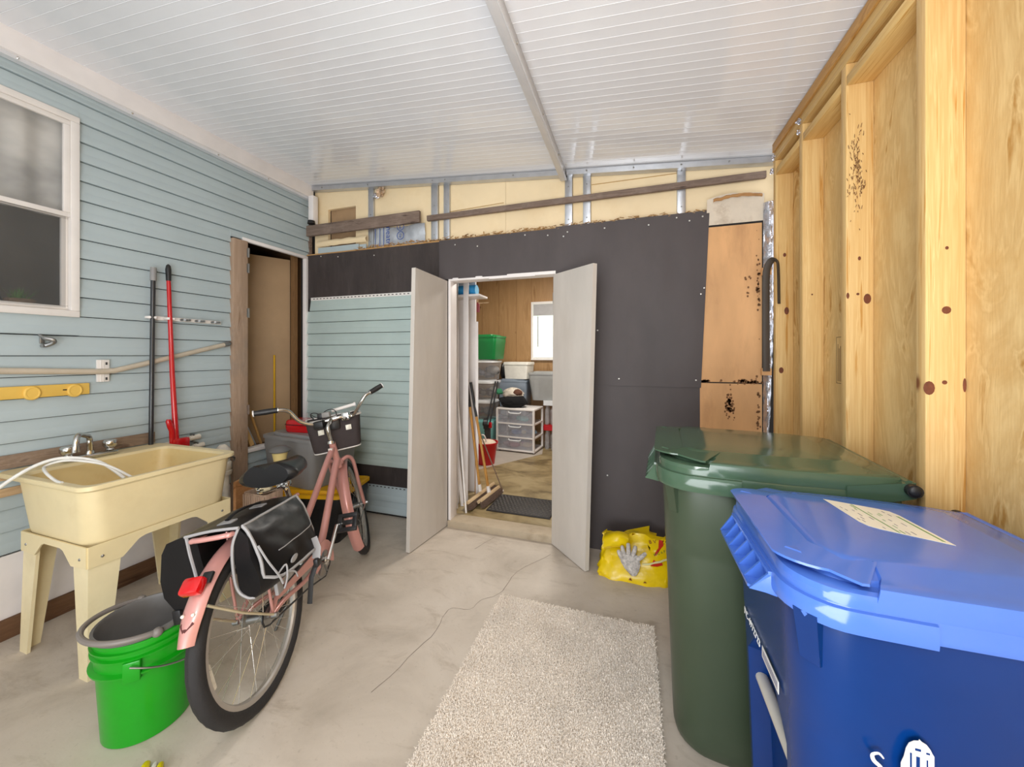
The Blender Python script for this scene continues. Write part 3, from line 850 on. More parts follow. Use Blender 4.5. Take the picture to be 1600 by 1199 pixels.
shell = MB()
shell.loft([rr(-2.76, -2.285, 0.985, 1.535, 0.06, 0.538), rr(-2.79, -2.272, 0.972, 1.55, 0.075, 0.553), rr(-2.80, -2.266, 0.966, 1.556, 0.08, 0.59), rr(-2.83, -2.252, 0.948, 1.578, 0.07, 0.815),
            rr(RX0, -2.245, RY0 + 0.003, RY1 - 0.003, 0.06, 0.822), rr(RX0, RX1, RY0, RY1, 0.06, 0.826), rr(RX0, RX1, RY0, RY1, 0.06, 0.842), rr(RX0 + 0.003, RX1 - 0.004, RY0 + 0.004, RY1 - 0.004, 0.055, RZ),
            rr(-2.835, -2.272, RY0 + 0.034, RY1 - 0.034, 0.055, RZ - 0.002), rr(-2.828, -2.278, RY0 + 0.04, RY1 - 0.04, 0.055, RZ - 0.016)], caps=False)
shell.add([tuple(q) for q in rr(-2.76, -2.285, 0.985, 1.535, 0.06, 0.538)], [tuple(range(24))])
obj('basin', shell, M_almond, tub, smooth=40)
inner = MB().loft([rr(-2.828, -2.278, RY0 + 0.04, RY1 - 0.04, 0.055, RZ - 0.016), rr(-2.79, -2.29, 0.985, 1.53, 0.07, 0.66), rr(-2.77, -2.31, 1.0, 1.51, 0.07, 0.62), rr(-2.6, -2.5, 1.2, 1.3, 0.03, 0.612)], caps=False)
inner.add([tuple(q) for q in rr(-2.6, -2.5, 1.2, 1.3, 0.03, 0.612)], [tuple(range(24))])
obj('basin_inside', inner, M_almond_in, tub, smooth=40)
obj('drain', MB().cyl((-2.55, 1.25, 0.613), (-2.55, 1.25, 0.618), 0.03).cyl((-2.55, 1.25, 0.45), (-2.55, 1.25, 0.6), 0.024), M_chrome, tub)
# apron: four panels with a scalloped cut-out between deep corner brackets
def apron(p, q, name='apron'):
    p, q = Vector(p), Vector(q); L = (q - p).length; u = (q - p) / L; nrm = Vector((u.y, -u.x, 0))
    top, low, high = 0.578, 0.486, 0.548
    poly = [(0, top), (0, low), (0.115, low - 0.004), (0.15, low + 0.03), (0.175, high - 0.008), (0.20, high), (L - 0.20, high), (L - 0.175, high - 0.008), (L - 0.15, low + 0.03), (L - 0.115, low - 0.004), (L, low), (L, top)]
    mb = MB(); a = [p + u * d + Vector((0, 0, z)) for d, z in poly]; b = [v + nrm * 0.006 for v in a]
    n = len(a)
    # triangulated band: split into quads along the length for a clean concave panel
    m = n // 2
    for s_, e_ in ((a, -1), (b, 1)):
        pass
    vs = a + b
    fs = [(i, i + 1, i + 1 + n, i + n) for i in range(n - 1)] + [(n - 1, 0, n, 2 * n - 1)]
    tops = []
    xs = [d for d, z in poly[1:-1]]
    k = len(vs)
    for off in (Vector((0, 0, 0)), nrm * 0.006):
        tp = [p + u * d + Vector((0, 0, top)) + off for d in xs]; bt = [p + u * d + Vector((0, 0, z)) + off for d, z in poly[1:-1]]
        base = len(vs); vs = vs + bt + tp; w = len(xs)
        fs += [(base + i, base + i + 1, base + w + i + 1, base + w + i) for i in range(w - 1)]
    mb.add(vs, fs)
    return mb


AX0, AX1, AY0, AY1 = -2.785, -2.262, 0.962, 1.56
for p_, q_ in (((AX1, AY0, 0), (AX1, AY1, 0)), ((AX0, AY0, 0), (AX1, AY0, 0)), ((AX0, AY1, 0), (AX0, AY0, 0)), ((AX1, AY1, 0), (AX0, AY1, 0))):
    obj('apron', apron(p_, q_), M_almond, tub)
for x, y, sx, sy in ((AX1, AY0, 1, -1), (AX0, AY0, -1, -1), (AX1, AY1, 1, 1), (AX0, AY1, -1, 1)):
    ix, iy = -sx, -sy
    # L-section leg, wide at the apron, narrow and splayed outward at the foot
    tz, bz = 0.505, 0.0
    tx, ty = x + 0.002 * ix, y + 0.002 * iy; bx, by = x + 0.012 * sx, y + 0.006 * sy
    def ell(cx, cy, w, z): return [(cx, cy, z), (cx + ix * w, cy, z), (cx + ix * w, cy + iy * 0.012, z), (cx + ix * 0.014, cy + iy * 0.014, z), (cx + ix * 0.012, cy + iy * w, z), (cx, cy + iy * w, z)]
    mb = MB().loft([ell(bx, by, 0.062, 0.0), ell(tx, ty, 0.112, tz)], True, True)
    obj('leg', mb, M_tubleg, tub, smooth=20)
    for dx, dy in ((0.045, 0), (0, 0.045)):
        obj('bolt', MB().ball((x + ix * dx + (0.004 * sx if dx == 0 else 0), y + iy * dy + (0.004 * sy if dy == 0 else 0), 0.522), 0.007, 8, 5), M_steel, tub)
fa = obj('faucet', MB().box((-2.925, 1.13, 0.846), (-2.865, 1.35, 0.868), bev=0.008).cyl((-2.895, 1.24, 0.86), (-2.895, 1.24, 0.885), 0.022, 0.018), M_chrome, tub)
sp = smooth_path([(-2.895, 1.24, 0.875), (-2.892, 1.238, 0.925), (-2.885, 1.232, 0.962), (-2.83, 1.19, 0.985), (-2.77, 1.145, 1.0), (-2.742, 1.125, 0.985), (-2.736, 1.12, 0.945)], 6)
obj('spout', MB().tube(sp, 0.0125, 12).cyl((-2.736, 1.12, 0.95), (-2.735, 1.119, 0.918), 0.0165, 0.0165), M_chrome, fa)
for y in (1.155, 1.325):
    obj('handle', MB().lathe([(0.012, 0), (0.02, 0.004), (0.015, 0.012), (0.024, 0.02), (0.031, 0.03), (0.031, 0.05), (0.026, 0.058), (0.0, 0.06)], 10, Matrix.Translation((-2.895, y, 0.868))), M_chrome, fa)
# clear hose looped over the rim
M_hose = pm('clear_vinyl_hose', 'e4e2dc', 0.25, var=0.08, nscale=20)
hp = smooth_path([(-2.42, 1.19, 0.80), (-2.50, 1.13, 0.87), (-2.58, 1.06, 0.905), (-2.64, 1.02, 0.905), (-2.66, 0.985, 0.888), (-2.58, 0.96, 0.875), (-2.49, 0.955, 0.85), (-2.44, 0.955, 0.846)], 8)
hp2 = smooth_path([(-2.44, 1.17, 0.80), (-2.53, 1.12, 0.885), (-2.62, 1.04, 0.92), (-2.67, 0.96, 0.90), (-2.72, 0.87, 0.82), (-2.76, 0.78, 0.70), (-2.80, 0.66, 0.55)], 8)
tag(obj('vinyl_hose', MB().tube(hp2, 0.0075, 8).tube(hp, 0.006, 8), M_hose), 'clear vinyl hose looped over the near rim of the laundry tub', 'hose')
M_brownw = wood('brown_board', '96806c', '5e4a3c', 'y', 0.75, knots=False, wear='a8978a', wear_amt=0.5)
tag(obj('ledger_board', MB().box((-2.982, 0.4, 0.85), (-2.974, 1.58, 0.918)), M_brownw), 'long brown board fixed along the siding behind the laundry tub', 'board')
M_stick = wood('tan_stick', 'd3b48c', 'a37e56', 'y', 0.7, knots=False)
tag(obj('wood_stick', MB().bar((-2.9795, 0.3, 0.795), (-2.9795, 1.10, 0.812), 0.006, 0.03, (0, 0, 1)), M_stick), 'upper thin wooden stick poking out from behind the laundry tub', 'stick')
tag(obj('wood_stick', MB().bar((-2.9795, 0.3, 0.722), (-2.9795, 1.10, 0.735), 0.006, 0.042, (0, 0, 1)), M_stick), 'lower wider wooden stick poking out from behind the laundry tub', 'stick')

# hook
hk = thing('wall_hook', 'small grey double hook on the siding below the window', 'hook', (-2.985, 1.10, 1.50))
obj('hook_arm', MB().tube(smooth_path([(-2.975, 1.083, 1.525), (-2.955, 1.095, 1.51), (-2.94, 1.118, 1.50), (-2.945, 1.12, 1.485), (-2.965, 1.10, 1.47), (-2.962, 1.086, 1.468)], 5), [0.007] * 5 + [0.011] * 16 + [0.009] * 5, 8), M_steel, hk)
obj('back_plate', MB().box((-2.987, 1.086, 1.48), (-2.978, 1.104, 1.52), bev=0.002), M_steel, hk)

# conduit with its white clamp plate
cd = thing('wall_conduit', 'beige conduit bent upward along the siding toward the closet post', 'conduit', (-2.97, 1.3, 1.32))
cp = smooth_path([(-2.967, -1.0, 1.365), (-2.967, 0.6, 1.352), (-2.967, 1.27, 1.325), (-2.967, 1.36, 1.325), (-2.967, 1.45, 1.345), (-2.967, 2.03, 1.505)], 6)
obj('pipe', MB().tube(cp, 0.0165, 12), M_conduit, cd)
obj('pipe_end', MB().cyl((-2.967, 2.005, 1.498), (-2.967, 2.037, 1.507), 0.019).ball((-2.967, 2.04, 1.508), 0.017, 10, 6), M_steel, cd)
pl = thing('clamp_plate', 'small white ribbed plastic plate holding the conduit to the siding', 'bracket', (-2.98, 1.33, 1.33))
obj('plate', MB().box((-2.987, 1.303, 1.262), (-2.972, 1.358, 1.392), bev=0.003), M_white_gloss, pl)
obj('plate_ribs', MB().box((-2.974, 1.318, 1.262), (-2.969, 1.322, 1.392)).box((-2.974, 1.328, 1.262), (-2.969, 1.332, 1.392)), M_white_gloss, pl)
for z in (1.374, 1.366, 1.284, 1.276):
    obj('screw', MB().ball((-2.970, 1.343, z), 0.005, 8, 4), M_black, pl)

# yellow rack with two round bosses
yr = thing('peg_rail', 'yellow plastic rail with round bosses screwed to the siding above the tub', 'rail', (-2.98, 1.1, 1.23))
obj('rail_bar', MB().box((-2.986, 0.3, 1.197), (-2.968, 1.271, 1.26), bev=0.003), M_yellowp, yr)
for y in (1.055, 1.21):
    pf = [(-0.036, 0.036), (0.036, 0.036)]
    obj('boss', MB().loft([[(x, y + r_ * 0.85 * math.cos(t * 0.2618), 1.222 + r_ * math.sin(t * 0.2618)) for t in range(24)] for x, r_ in ((-2.985, 0.036), (-2.962, 0.036), (-2.957, 0.031), (-2.957, 0.026), (-2.959, 0.024))]), M_yellowp, yr)
obj('screw_slot', MB().box((-2.9685, 1.165, 1.226), (-2.9665, 1.18, 1.232)), M_black, yr)

# white clip rail, the black pole and the red mop handle in it
cr = thing('clip_rail', 'white spring clip rail for tool handles on the siding', 'rail', (-2.98, 1.75, 1.665))
obj('rail_bar', MB().box((-2.981, 1.55, 1.650), (-2.966, 1.985, 1.675), bev=0.002), M_white_gloss, cr)
for y in (1.545, 1.645, 1.74, 1.83, 1.935):
    c = MB()
    for s in (-1, 1):
        c.tube(smooth_path([(-2.973, y + s * 0.006, 1.662), (-2.962, y + s * 0.019, 1.662), (-2.945, y + s * 0.021, 1.662), (-2.932, y + s * 0.014, 1.662), (-2.926, y + s * 0.019, 1.662)], 4), 0.0085, 6)
    obj('spring_clip', c, M_white_gloss if y < 1.7 else M_steel, cr)
bp = thing('black_pole', 'thin black metal pole with grey end cap standing behind the tub', 'pole', (-2.945, 1.543, 0.846))
obj('pole_shaft', MB().cyl((-2.945, 1.543, 0.846), (-2.945, 1.555, 1.93), 0.0125, n=12), pm('black_enamel', '2a2b2d', 0.3, coat=0.3), bp)
obj('end_cap', MB().cyl((-2.945, 1.555, 1.90), (-2.945, 1.556, 1.985), 0.016, n=12), pm('grey_cap', '8c8a88', 0.5), bp)
rp = thing('red_pole', 'glossy red pole with black tip and red hooked head, leaning on the siding', 'pole', (-2.9, 1.65, 0))
obj('pole_shaft', MB().tube([(-2.948, 1.640, 1.92), (-2.92, 1.645, 1.3), (-2.885, 1.65, 0.80)], [0.0115, 0.014, 0.017], 12), M_redm, rp)
obj('grip_tip', MB().tube([(-2.948, 1.640, 1.915), (-2.949, 1.639, 1.99), (-2.949, 1.639, 2.015), (-2.949, 1.639, 2.025)], [0.0135, 0.0155, 0.012, 0.004], 12), M_black, rp)
hd = MB().loft([[(-2.885 + 0.014 * math.cos(t) , y + w * math.sin(t), z) for t in [k * 0.6283 for k in range(10)]] for y, w, z in ((1.605, 0.010, 1.0), (1.606, 0.017, 0.985), (1.616, 0.019, 0.95), (1.625, 0.017, 0.92), (1.63, 0.018, 0.80))])
hd.box((-2.90, 1.62, 0.78), (-2.865, 1.72, 0.865), bev=0.012)
obj('hooked_head', hd, M_redm, rp)

# pipe stubs and the dirty white drain assembly beyond the tub
for nm, y1, z, l in (('upper tan pipe stub with a capped end behind the red hooked pole', 1.775, 0.835, 0.22), ('lower short tan pipe stub beside the closet post', 1.80, 0.772, 0.14)):
    ps = thing('pipe_stub', nm, 'pipe', (-2.96, y1 - l, z))
    obj('pipe', MB().cyl((-2.955, y1 - l, z - 0.012), (-2.955, y1, z), 0.0125, n=12), M_pvc, ps)
    obj('pipe_cap', MB().cyl((-2.955, y1 - 0.01, z), (-2.955, y1 + 0.055, z + 0.004), 0.018, n=12), M_pvc, ps)
    obj('strap', MB().box((-2.985, y1 + 0.01, z - 0.03), (-2.945, y1 + 0.018, z + 0.03)), M_steel, ps)
dv = thing('drain_pipe', 'dirty white plastic drain pipe and valve between tub and closet post', 'pipe', (-2.88, 1.93, 0))
obj('pipe', MB().tube(smooth_path([(-2.89, 1.955, 0.0), (-2.885, 1.95, 0.3), (-2.88, 1.945, 0.56)], 4), 0.034, 14), M_pvc, dv)
obj('pipe', MB().cyl((-2.86, 1.85, 0.0), (-2.85, 1.86, 0.46), 0.036, 0.03, n=14), M_pvc, dv)
obj('collar', MB().lathe([(0.03, 0), (0.046, 0.0), (0.05, 0.012), (0.05, 0.03), (0.043, 0.034), (0.048, 0.05), (0.05, 0.085), (0.044, 0.095), (0.034, 0.098), (0.034, 0.15), (0.04, 0.155), (0.04, 0.175), (0.0, 0.178)], 12, Matrix.Translation((-2.88, 1.945, 0.535))), M_pvc, dv)
obj('valve_clip', MB().tube(smooth_path([(-2.85, 1.93, 0.65), (-2.83, 1.96, 0.67), (-2.83, 1.985, 0.655), (-2.84, 1.99, 0.63)], 4), 0.007, 6), M_steel, dv)
obj('pipe_cap', MB().lathe([(0.0, 0.05), (0.02, 0.045), (0.045, 0.015), (0.05, 0.0), (0.0, 0.0)], 14, Matrix.Translation((-2.885, 1.94, 0.712))), M_pvc, dv)
tag(obj('offcut_board', MB().hexa([(-2.55, 1.80, 0), (-2.62, 2.05, 0), (-2.638, 2.045, 0), (-2.568, 1.795, 0)], [(-2.55, 1.80, 0.56), (-2.62, 2.05, 0.585), (-2.638, 2.045, 0.585), (-2.568, 1.795, 0.56)]), wood('orange_offcut', 'cf9a68', '9a6238', 'y', 0.6, knots=False)), 'small orange-brown wood offcut edge showing above the bag beside the drain pipe', 'board')

# pots of grass on the window sill inside
M_basket = pm('woven_basket', '9a8064', 0.8, var=0.3, nscale=40, bmp=0.8, bscale=60)
M_grass = pm('potted_grass', '5d8a3c', 0.7, var=0.25, nscale=30)
for y, nm in ((0.965, 'woven pot of grass indoors on the window sill, nearer the window frame edge'), (1.10, 'woven pot of grass on the indoor sill beside the right jamb of the window')):
    y2 = y - 0.02
    t = thing('grass_pot', nm, 'plant', (-3.16, y2, 1.662))
    obj('pot', MB().lathe([(0.035, 0), (0.045, 0.0), (0.056, 0.055), (0.058, 0.06), (0.05, 0.062), (0.048, 0.05), (0, 0.05)], 18, Matrix.Translation((-3.16, y2, 1.662))), M_basket, t)
    rnd = random.Random(int(y * 1000)); mb = MB()
    for i in range(90):
        a = rnd.uniform(0, 6.28); r = rnd.uniform(0, 0.042); h = rnd.uniform(0.04, 0.085)
        c = Vector((-3.16 + r * math.cos(a), y2 + r * math.sin(a), 1.712)); tip = c + Vector((rnd.gauss(0, 0.02), rnd.gauss(0, 0.02), h)); s = Vector((math.sin(a), -math.cos(a), 0)) * 0.0025
        mb.add([c - s, c + s, tip], [(0, 1, 2)])
    o = obj('grass_blades', mb, M_grass, t, smooth=None); o['kind'] = 'stuff'
obj('pot_handle', MB().tube([(-3.12, 0.965 + 0.045 * math.cos(a_), 1.69 + 0.06 * math.sin(a_)) for a_ in [k * 0.3491 for k in range(10)]], 0.004, 6), M_black, bpy.data.objects['grass_pot'])

# long things stood inside the closet
M_handle = wood('wooden_handle', 'c79a5c', '94683a', 'z', 0.5, knots=False)
tag(obj('yellow_rod', MB().cyl((-3.165, 2.585, 0.63), (-3.185, 2.60, 1.42), 0.008, n=8), pm('yellow_rod', 'd6a51e', 0.4)), 'thin yellow rod upright in front of the tan hardboard panel', 'rod')
tag(obj('metal_rod', MB().cyl((-3.10, 2.36, 0.63), (-3.16, 2.13, 1.24), 0.008, n=8), M_alu), 'thin shiny metal rod leaning inside the closet opening', 'rod')
wp = thing('wooden_pole', 'slim wooden pole with dark top leaning inside the closet behind the metal rod', 'pole', (-3.1, 2.4, 0.63))
obj('pole_shaft', MB().cyl((-3.10, 2.41, 0.63), (-3.14, 2.14, 1.5), 0.010, n=8), M_handle, wp)
obj('pole_tip', MB().cyl((-3.14, 2.14, 1.5), (-3.145, 2.125, 1.56), 0.014, n=8), M_black, wp)
for nm, y0, y1 in (('left of two pine strips leaning low inside the closet opening', 2.222, 2.12), ('right of two pine strips leaning low inside the closet opening', 2.285, 2.175)):
    tag(obj('pine_strip', MB().bar((-3.05, y0, 0.66), (-3.09, y1, 1.0), 0.034, 0.018), wood('pine_strip', 'dcb478', 'a9793e', 'z', 0.6, knots=False)), nm, 'board')
# ------------------------------------------------------------------ bicycle, leaning on its stand; built in its own frame (x forward, y left, z up)
BPSI, BPHI = R(111), R(-9)
_h = Vector((math.cos(BPSI), math.sin(BPSI), 0)); _r = Vector((math.sin(BPSI), -math.cos(BPSI), 0)); _u = Vector((0, 0, 1))
_u2 = _u * math.cos(BPHI) + _r * math.sin(BPHI); _r2 = _r * math.cos(BPHI) - _u * math.sin(BPHI)
BM = Matrix((_h, -_r2, _u2)).transposed().to_4x4(); BM.translation = Vector((-1.4375, 1.148, 0.0))
bike = thing('bicycle', 'rose pink cruiser bicycle with front basket, leaning beside the green bucket', 'bicycle', M=BM)
MATS['bicycle'] = BM
M_pink = pm('rose_metallic', 'cf958d', 0.32, metal=0.25, var=0.05, coat=0.3)
M_tyre = pm('black_rubber', '262424', 0.75, var=0.15, bmp=0.15, bscale=140)
M_rim = pm('brushed_rim', 'b9b4ae', 0.35, metal=0.6, var=0.06)
M_spoke = pm('spoke_steel', 'd8d4cc', 0.25, metal=0.85)
M_leather = pm('black_saddle_vinyl', '151516', 0.33, var=0.08, nscale=20, bmp=0.03, bscale=120, spec=0.35)
M_red_lens = pm('red_lens', 'c90b10', 0.18, var=0.1, coat=0.6)


def b(x, yr, z): return Vector((x, -yr, z))


def B_(name, mb, mat, parent=None, **k): return obj(name, mb, mat, parent or bike, world=False, **k)


WR = 0.333


def wheel(nm, label, M):
    """wheel about the y axis through M's origin: tyre as the part, rim, hub, spokes below it"""
    mb = MB()
    nu, nv = 72, 16
    def tyre(u, w):
        a = u * 6.28319; q = w * 6.28319
        rr_ = 0.027 * (1 + 0.02 * math.cos(6 * q))
        tread = 0.0014 * (1 if (int(u * 72) + int(w * 16)) % 2 else 0) * max(0, math.cos(q))
        r = WR - 0.028 + (rr_ + tread) * math.cos(q)
        return (r * math.cos(a), (rr_ + tread) * math.sin(q), r * math.sin(a))
    mb.grid(tyre, nu, nv, M, wrapu=True)
    w = B_(nm, mb, M_tyre, smooth=50)
    rim = MB().loft([[(r * math.cos(t * 0.0982), y, r * math.sin(t * 0.0982)) for t in range(64)] for r, y in ((0.286, -0.016), (0.291, -0.015), (0.291, 0.015), (0.286, 0.016), (0.268, 0.014), (0.263, 0.006), (0.263, -0.006), (0.268, -0.014))], True, False, True, M)
    B_('rim', rim, M_rim, w, smooth=30)
    B_('hub', MB().lathe([(0.008, -0.06), (0.008, -0.046), (0.024, -0.044), (0.024, -0.036), (0.016, -0.03), (0.016, 0.03), (0.024, 0.036), (0.024, 0.044), (0.008, 0.046), (0.008, 0.06)], 14, M @ Matrix.Rotation(R(90), 4, 'X'), True), M_steel, w)
    s0 = None
    for i in range(32):
        side = 1 if i % 2 else -1
        a = i * 6.28319 / 32; ah = a + (0.95 if (i // 2) % 2 else -0.95)
        p = M @ Vector((0.022 * math.cos(ah), side * 0.04, 0.022 * math.sin(ah))); q = M @ Vector((0.264 * math.cos(a), side * 0.004, 0.264 * math.sin(a)))
        B_('spoke', MB().cyl(p, q, 0.0011, n=5), M_spoke, w)
    return w


rearM = Matrix.Translation(b(0, 0, WR))
rw = wheel('rear_wheel', None, rearM)
# steering: turned about the leaning head axis
SA = b(1.10, 0, 0.333); SD = (b(0.935, 0, 0.85) - SA).normalized()
STEER = Matrix.Translation(SA) @ Matrix.Rotation(R(17), 4, SD) @ Matrix.Translation(-SA)
frontM = STEER @ Matrix.Translation(b(1.158, 0, WR))
fw = wheel('front_wheel', None, frontM)
M_refl = pm('white_reflector', 'ece8da', 0.2, var=0.15, nscale=60)
B_('reflector', MB().box((-0.262, 0.0, -0.05), (-0.236, 0.018, 0.05), rearM @ Matrix.Rotation(R(-8), 4, 'Y'), bev=0.006), M_refl, rw)

# frame
fr = MB()
fr.tube([b(0.962, 0, 0.675), b(0.918, 0, 0.85)], 0.021, 14)
fr.tube(smooth_path([b(0.928, 0, 0.825), b(0.78, 0, 0.735), b(0.6, 0, 0.615), b(0.42, 0, 0.50)], 6), 0.0175, 12)
fr.tube(smooth_path([b(0.952, 0, 0.735), b(0.86, 0, 0.64), b(0.70, 0, 0.46), b(0.60, 0, 0.36), b(0.49, 0, 0.30)], 6), 0.021, 12)
fr.tube([b(0.475, 0, 0.30), b(0.372, 0, 0.665)], 0.0165, 12)
fr.cyl(b(0.475, -0.04, 0.30), b(0.475, 0.04, 0.30), 0.022)
for s in (-1, 1):
    fr.tube(smooth_path([b(0.455, s * 0.03, 0.295), b(0.30, s * 0.05, 0.30), b(0.1, s * 0.062, 0.335), b(0.0, s * 0.066, 0.333)], 5), 0.0105, 10)
    fr.tube(smooth_path([b(0.385, s * 0.02, 0.62), b(0.28, s * 0.045, 0.57), b(0.1, s * 0.06, 0.42), b(0.0, s * 0.066, 0.34)], 5), 0.0095, 10)
B_('frame', fr, M_pink, smooth=50)
B_('frame_label', MB().box((0.888, -0.012, 0.765), (0.902, 0.012, 0.80), Matrix.Translation(b(-0.012, 0, 0.022))), M_white_gloss)
B_('head_badge', MB().cyl(b(0.90, 0, 0.846), b(0.905, 0, 0.862), 0.0225, 0.0225), M_chrome)
# fork: two blades that leave a crown, bow outward and drop to the hub
fk = MB()
fk.ball(b(0.985, 0, 0.705), 0.026, 12, 8)
for s in (-1, 1):
    fk.tube(smooth_path([b(0.985, s * 0.012, 0.71), b(1.01, s * 0.05, 0.72), b(1.045, s * 0.072, 0.685), b(1.075, s * 0.072, 0.60), b(1.11, s * 0.066, 0.48), b(1.15, s * 0.062, 0.36), b(1.158, s * 0.062, 0.333)], 6), 0.0125, 10)
fk2 = MB(); fk2.v = [STEER @ v for v in fk.v]; fk2.f = fk.f
B_('fork', fk2, M_pink, smooth=50)


def fender(M, a0, a1, r, nm, w=0.036):
    def f(u, q):
        a = R(a0 + (a1 - a0) * u); t = (q - 0.5) * 2
        taper = 1 - 0.25 * max(0, (0.12 - u) / 0.12) if nm == 'rear_fender' else 1
        rad = r - 0.020 * t * t
        return (rad * math.cos(a), w * t * taper, rad * math.sin(a))
    mb = MB().grid(f, 44, 10, M)
    n = len(mb.v); g = MB().grid(lambda u, q: tuple(Vector(f(u, q)) * 0.993), 44, 10, M)
    mb.add(g.v, g.f)
    return B_(nm, mb, M_pink, smooth=60)


rf = fender(rearM, 157, 34, 0.371, 'rear_fender')
ff = fender(frontM, 212, 66, 0.369, 'front_fender', 0.033)
# rear lamp, rivets and chevron on the fender
def on_rear(a, y, d=0.0): return Vector(((0.371 + d) * math.cos(R(a)), -y, WR + (0.371 + d) * math.sin(R(a))))
ta = R(131)
tl = Matrix(((math.cos(ta), 0, -math.sin(ta), 0), (0, 1, 0, 0), (math.sin(ta), 0, math.cos(ta), 0), (0, 0, 0, 1))); tl.translation = on_rear(131, 0.0, 0.0)
B_('tail_lamp', MB().box((0.006, -0.034, -0.028), (0.045, 0.034, 0.028), tl, bev=0.012), M_red_lens, rf)
B_('lamp_bracket', MB().box((0.0, -0.04, -0.05), (0.014, -0.005, -0.012), tl, bev=0.004), M_black, rf)
for y in (-0.018, 0.016):
    B_('rivet', MB().ball(on_rear(143, y, 0.0), 0.006, 10, 6), M_refl, rf)
ch = MB()
for s in (-1, 1):
    ch.bar(on_rear(150, 0.0, 0.0005), on_rear(146.5, s * 0.020, -0.006), 0.009, 0.0016, (-1, 0, 0.5))
B_('chevron_emblem', ch, pm('maroon_emblem', '5c2e2c', 0.4), rf)
M_cream = pm('cream_stay', 'cdbf9f', 0.35, metal=0.4)
for s in (-1, 1):
    B_('fender_stay', MB().tube([on_rear(139, s * 0.036, -0.028), b(-0.14, s * 0.06, 0.445), b(0.0, s * 0.078, 0.335)], 0.0048, 8), M_cream, rf)
    B_('axle_nut', MB().cyl(b(0, s * 0.066, 0.333), b(0, s * 0.09, 0.333), 0.011, n=6), M_steel)
# rear rack
rk = MB()
loop = smooth_path([b(0.34, -0.055, 0.715), b(0.1, -0.07, 0.735), b(-0.13, -0.072, 0.747), b(-0.158, -0.055, 0.75), b(-0.162, 0, 0.75), b(-0.158, 0.055, 0.75), b(-0.13, 0.072, 0.747), b(0.1, 0.07, 0.735), b(0.34, 0.055, 0.715)], 5)
rk.tube(loop, 0.0095, 10)
for x in (-0.05, 0.1, 0.25): rk.tube([b(x, -0.068, 0.738 - 0.03 * (x + .05)), b(x, 0.068, 0.738 - 0.03 * (x + .05))], 0.006, 8)
for s in (-1, 1): rk.tube([b(0.02, s * 0.07, 0.735), b(0.0, s * 0.072, 0.5), b(0.0, s * 0.072, 0.345)], 0.006, 8)
B_('rear_rack', rk, M_pink, smooth=50)
# cranks, chainring, guard, chain, pedals
ringM = Matrix.Translation(b(0.475, 0.055, 0.30)) @ Matrix.Rotation(R(90), 4, 'X')
cg = MB().lathe([(0.086, -0.0015), (0.086, 0.0015), (0.074, 0.0015), (0.074, -0.0015), (0.086, -0.0015)], 44, ringM)
for i in range(5):
    a = i * 1.2566; cg.bar(ringM @ Vector((0.016 * math.cos(a), 0.016 * math.sin(a), 0)), ringM @ Vector((0.076 * math.cos(a), 0.076 * math.sin(a), 0)), 0.012, 0.003)
cgo = B_('chainring', cg, M_steel)
B_('crank_axle', MB().cyl(b(0.475, -0.08, 0.30), b(0.475, 0.082, 0.30), 0.013, n=12).cyl(b(0.475, 0.06, 0.30), b(0.475, 0.075, 0.30), 0.022, n=14), M_chrome)
gm = MB()
arc = [(0.102 * math.cos(R(a)), 0.102 * math.sin(R(a))) for a in range(-30, 200, 10)]
inn = [(0.052 * math.cos(R(a)), 0.052 * math.sin(R(a))) for a in range(-30, 200, 10)]
vs = []
for y in (0.064, 0.067):
    vs += [b(0.475 + x, y, 0.30 + z) for x, z in arc] + [b(0.475 + x, y, 0.30 + z) for x, z in inn]
n = len(arc); q = 2 * n
gm.add(vs, [(i, i + 1, n + i + 1, n + i) for i in range(n - 1)] + [(q + i, q + i + 1, q + n + i + 1, q + n + i) for i in range(n - 1)] + [(i, i + 1, q + i + 1, q + i) for i in range(n - 1)] + [(n + i, n + i + 1, q + n + i + 1, q + n + i) for i in range(n - 1)])
gm.hexa([b(0.40, 0.063, 0.34), b(0.40, 0.067, 0.34), b(0.05, 0.067, 0.365), b(0.05, 0.063, 0.365)], [b(0.43, 0.063, 0.39), b(0.43, 0.067, 0.39), b(0.05, 0.067, 0.385), b(0.05, 0.063, 0.385)])
B_('chain_guard', gm, M_pink)
B_('chain', MB().tube([b(0.475, 0.055, 0.215), b(0.3, 0.052, 0.256), b(0.0, 0.05, 0.297), b(-0.03, 0.05, 0.31), b(-0.037, 0.05, 0.333), b(-0.03, 0.05, 0.355), b(0.0, 0.05, 0.37), b(0.3, 0.052, 0.385), b(0.475, 0.055, 0.387), b(0.53, 0.055, 0.365), b(0.56, 0.055, 0.31), b(0.54, 0.055, 0.25)], 0.0042, 6, closed=True), M_black)
B_('sprocket', MB().lathe([(0.012, -0.002), (0.036, -0.002), (0.036, 0.002), (0.012, 0.002)], 20, Matrix.Translation(b(0, 0.05, 0.333)) @ Matrix.Rotation(R(90), 4, 'X'), True), M_steel)
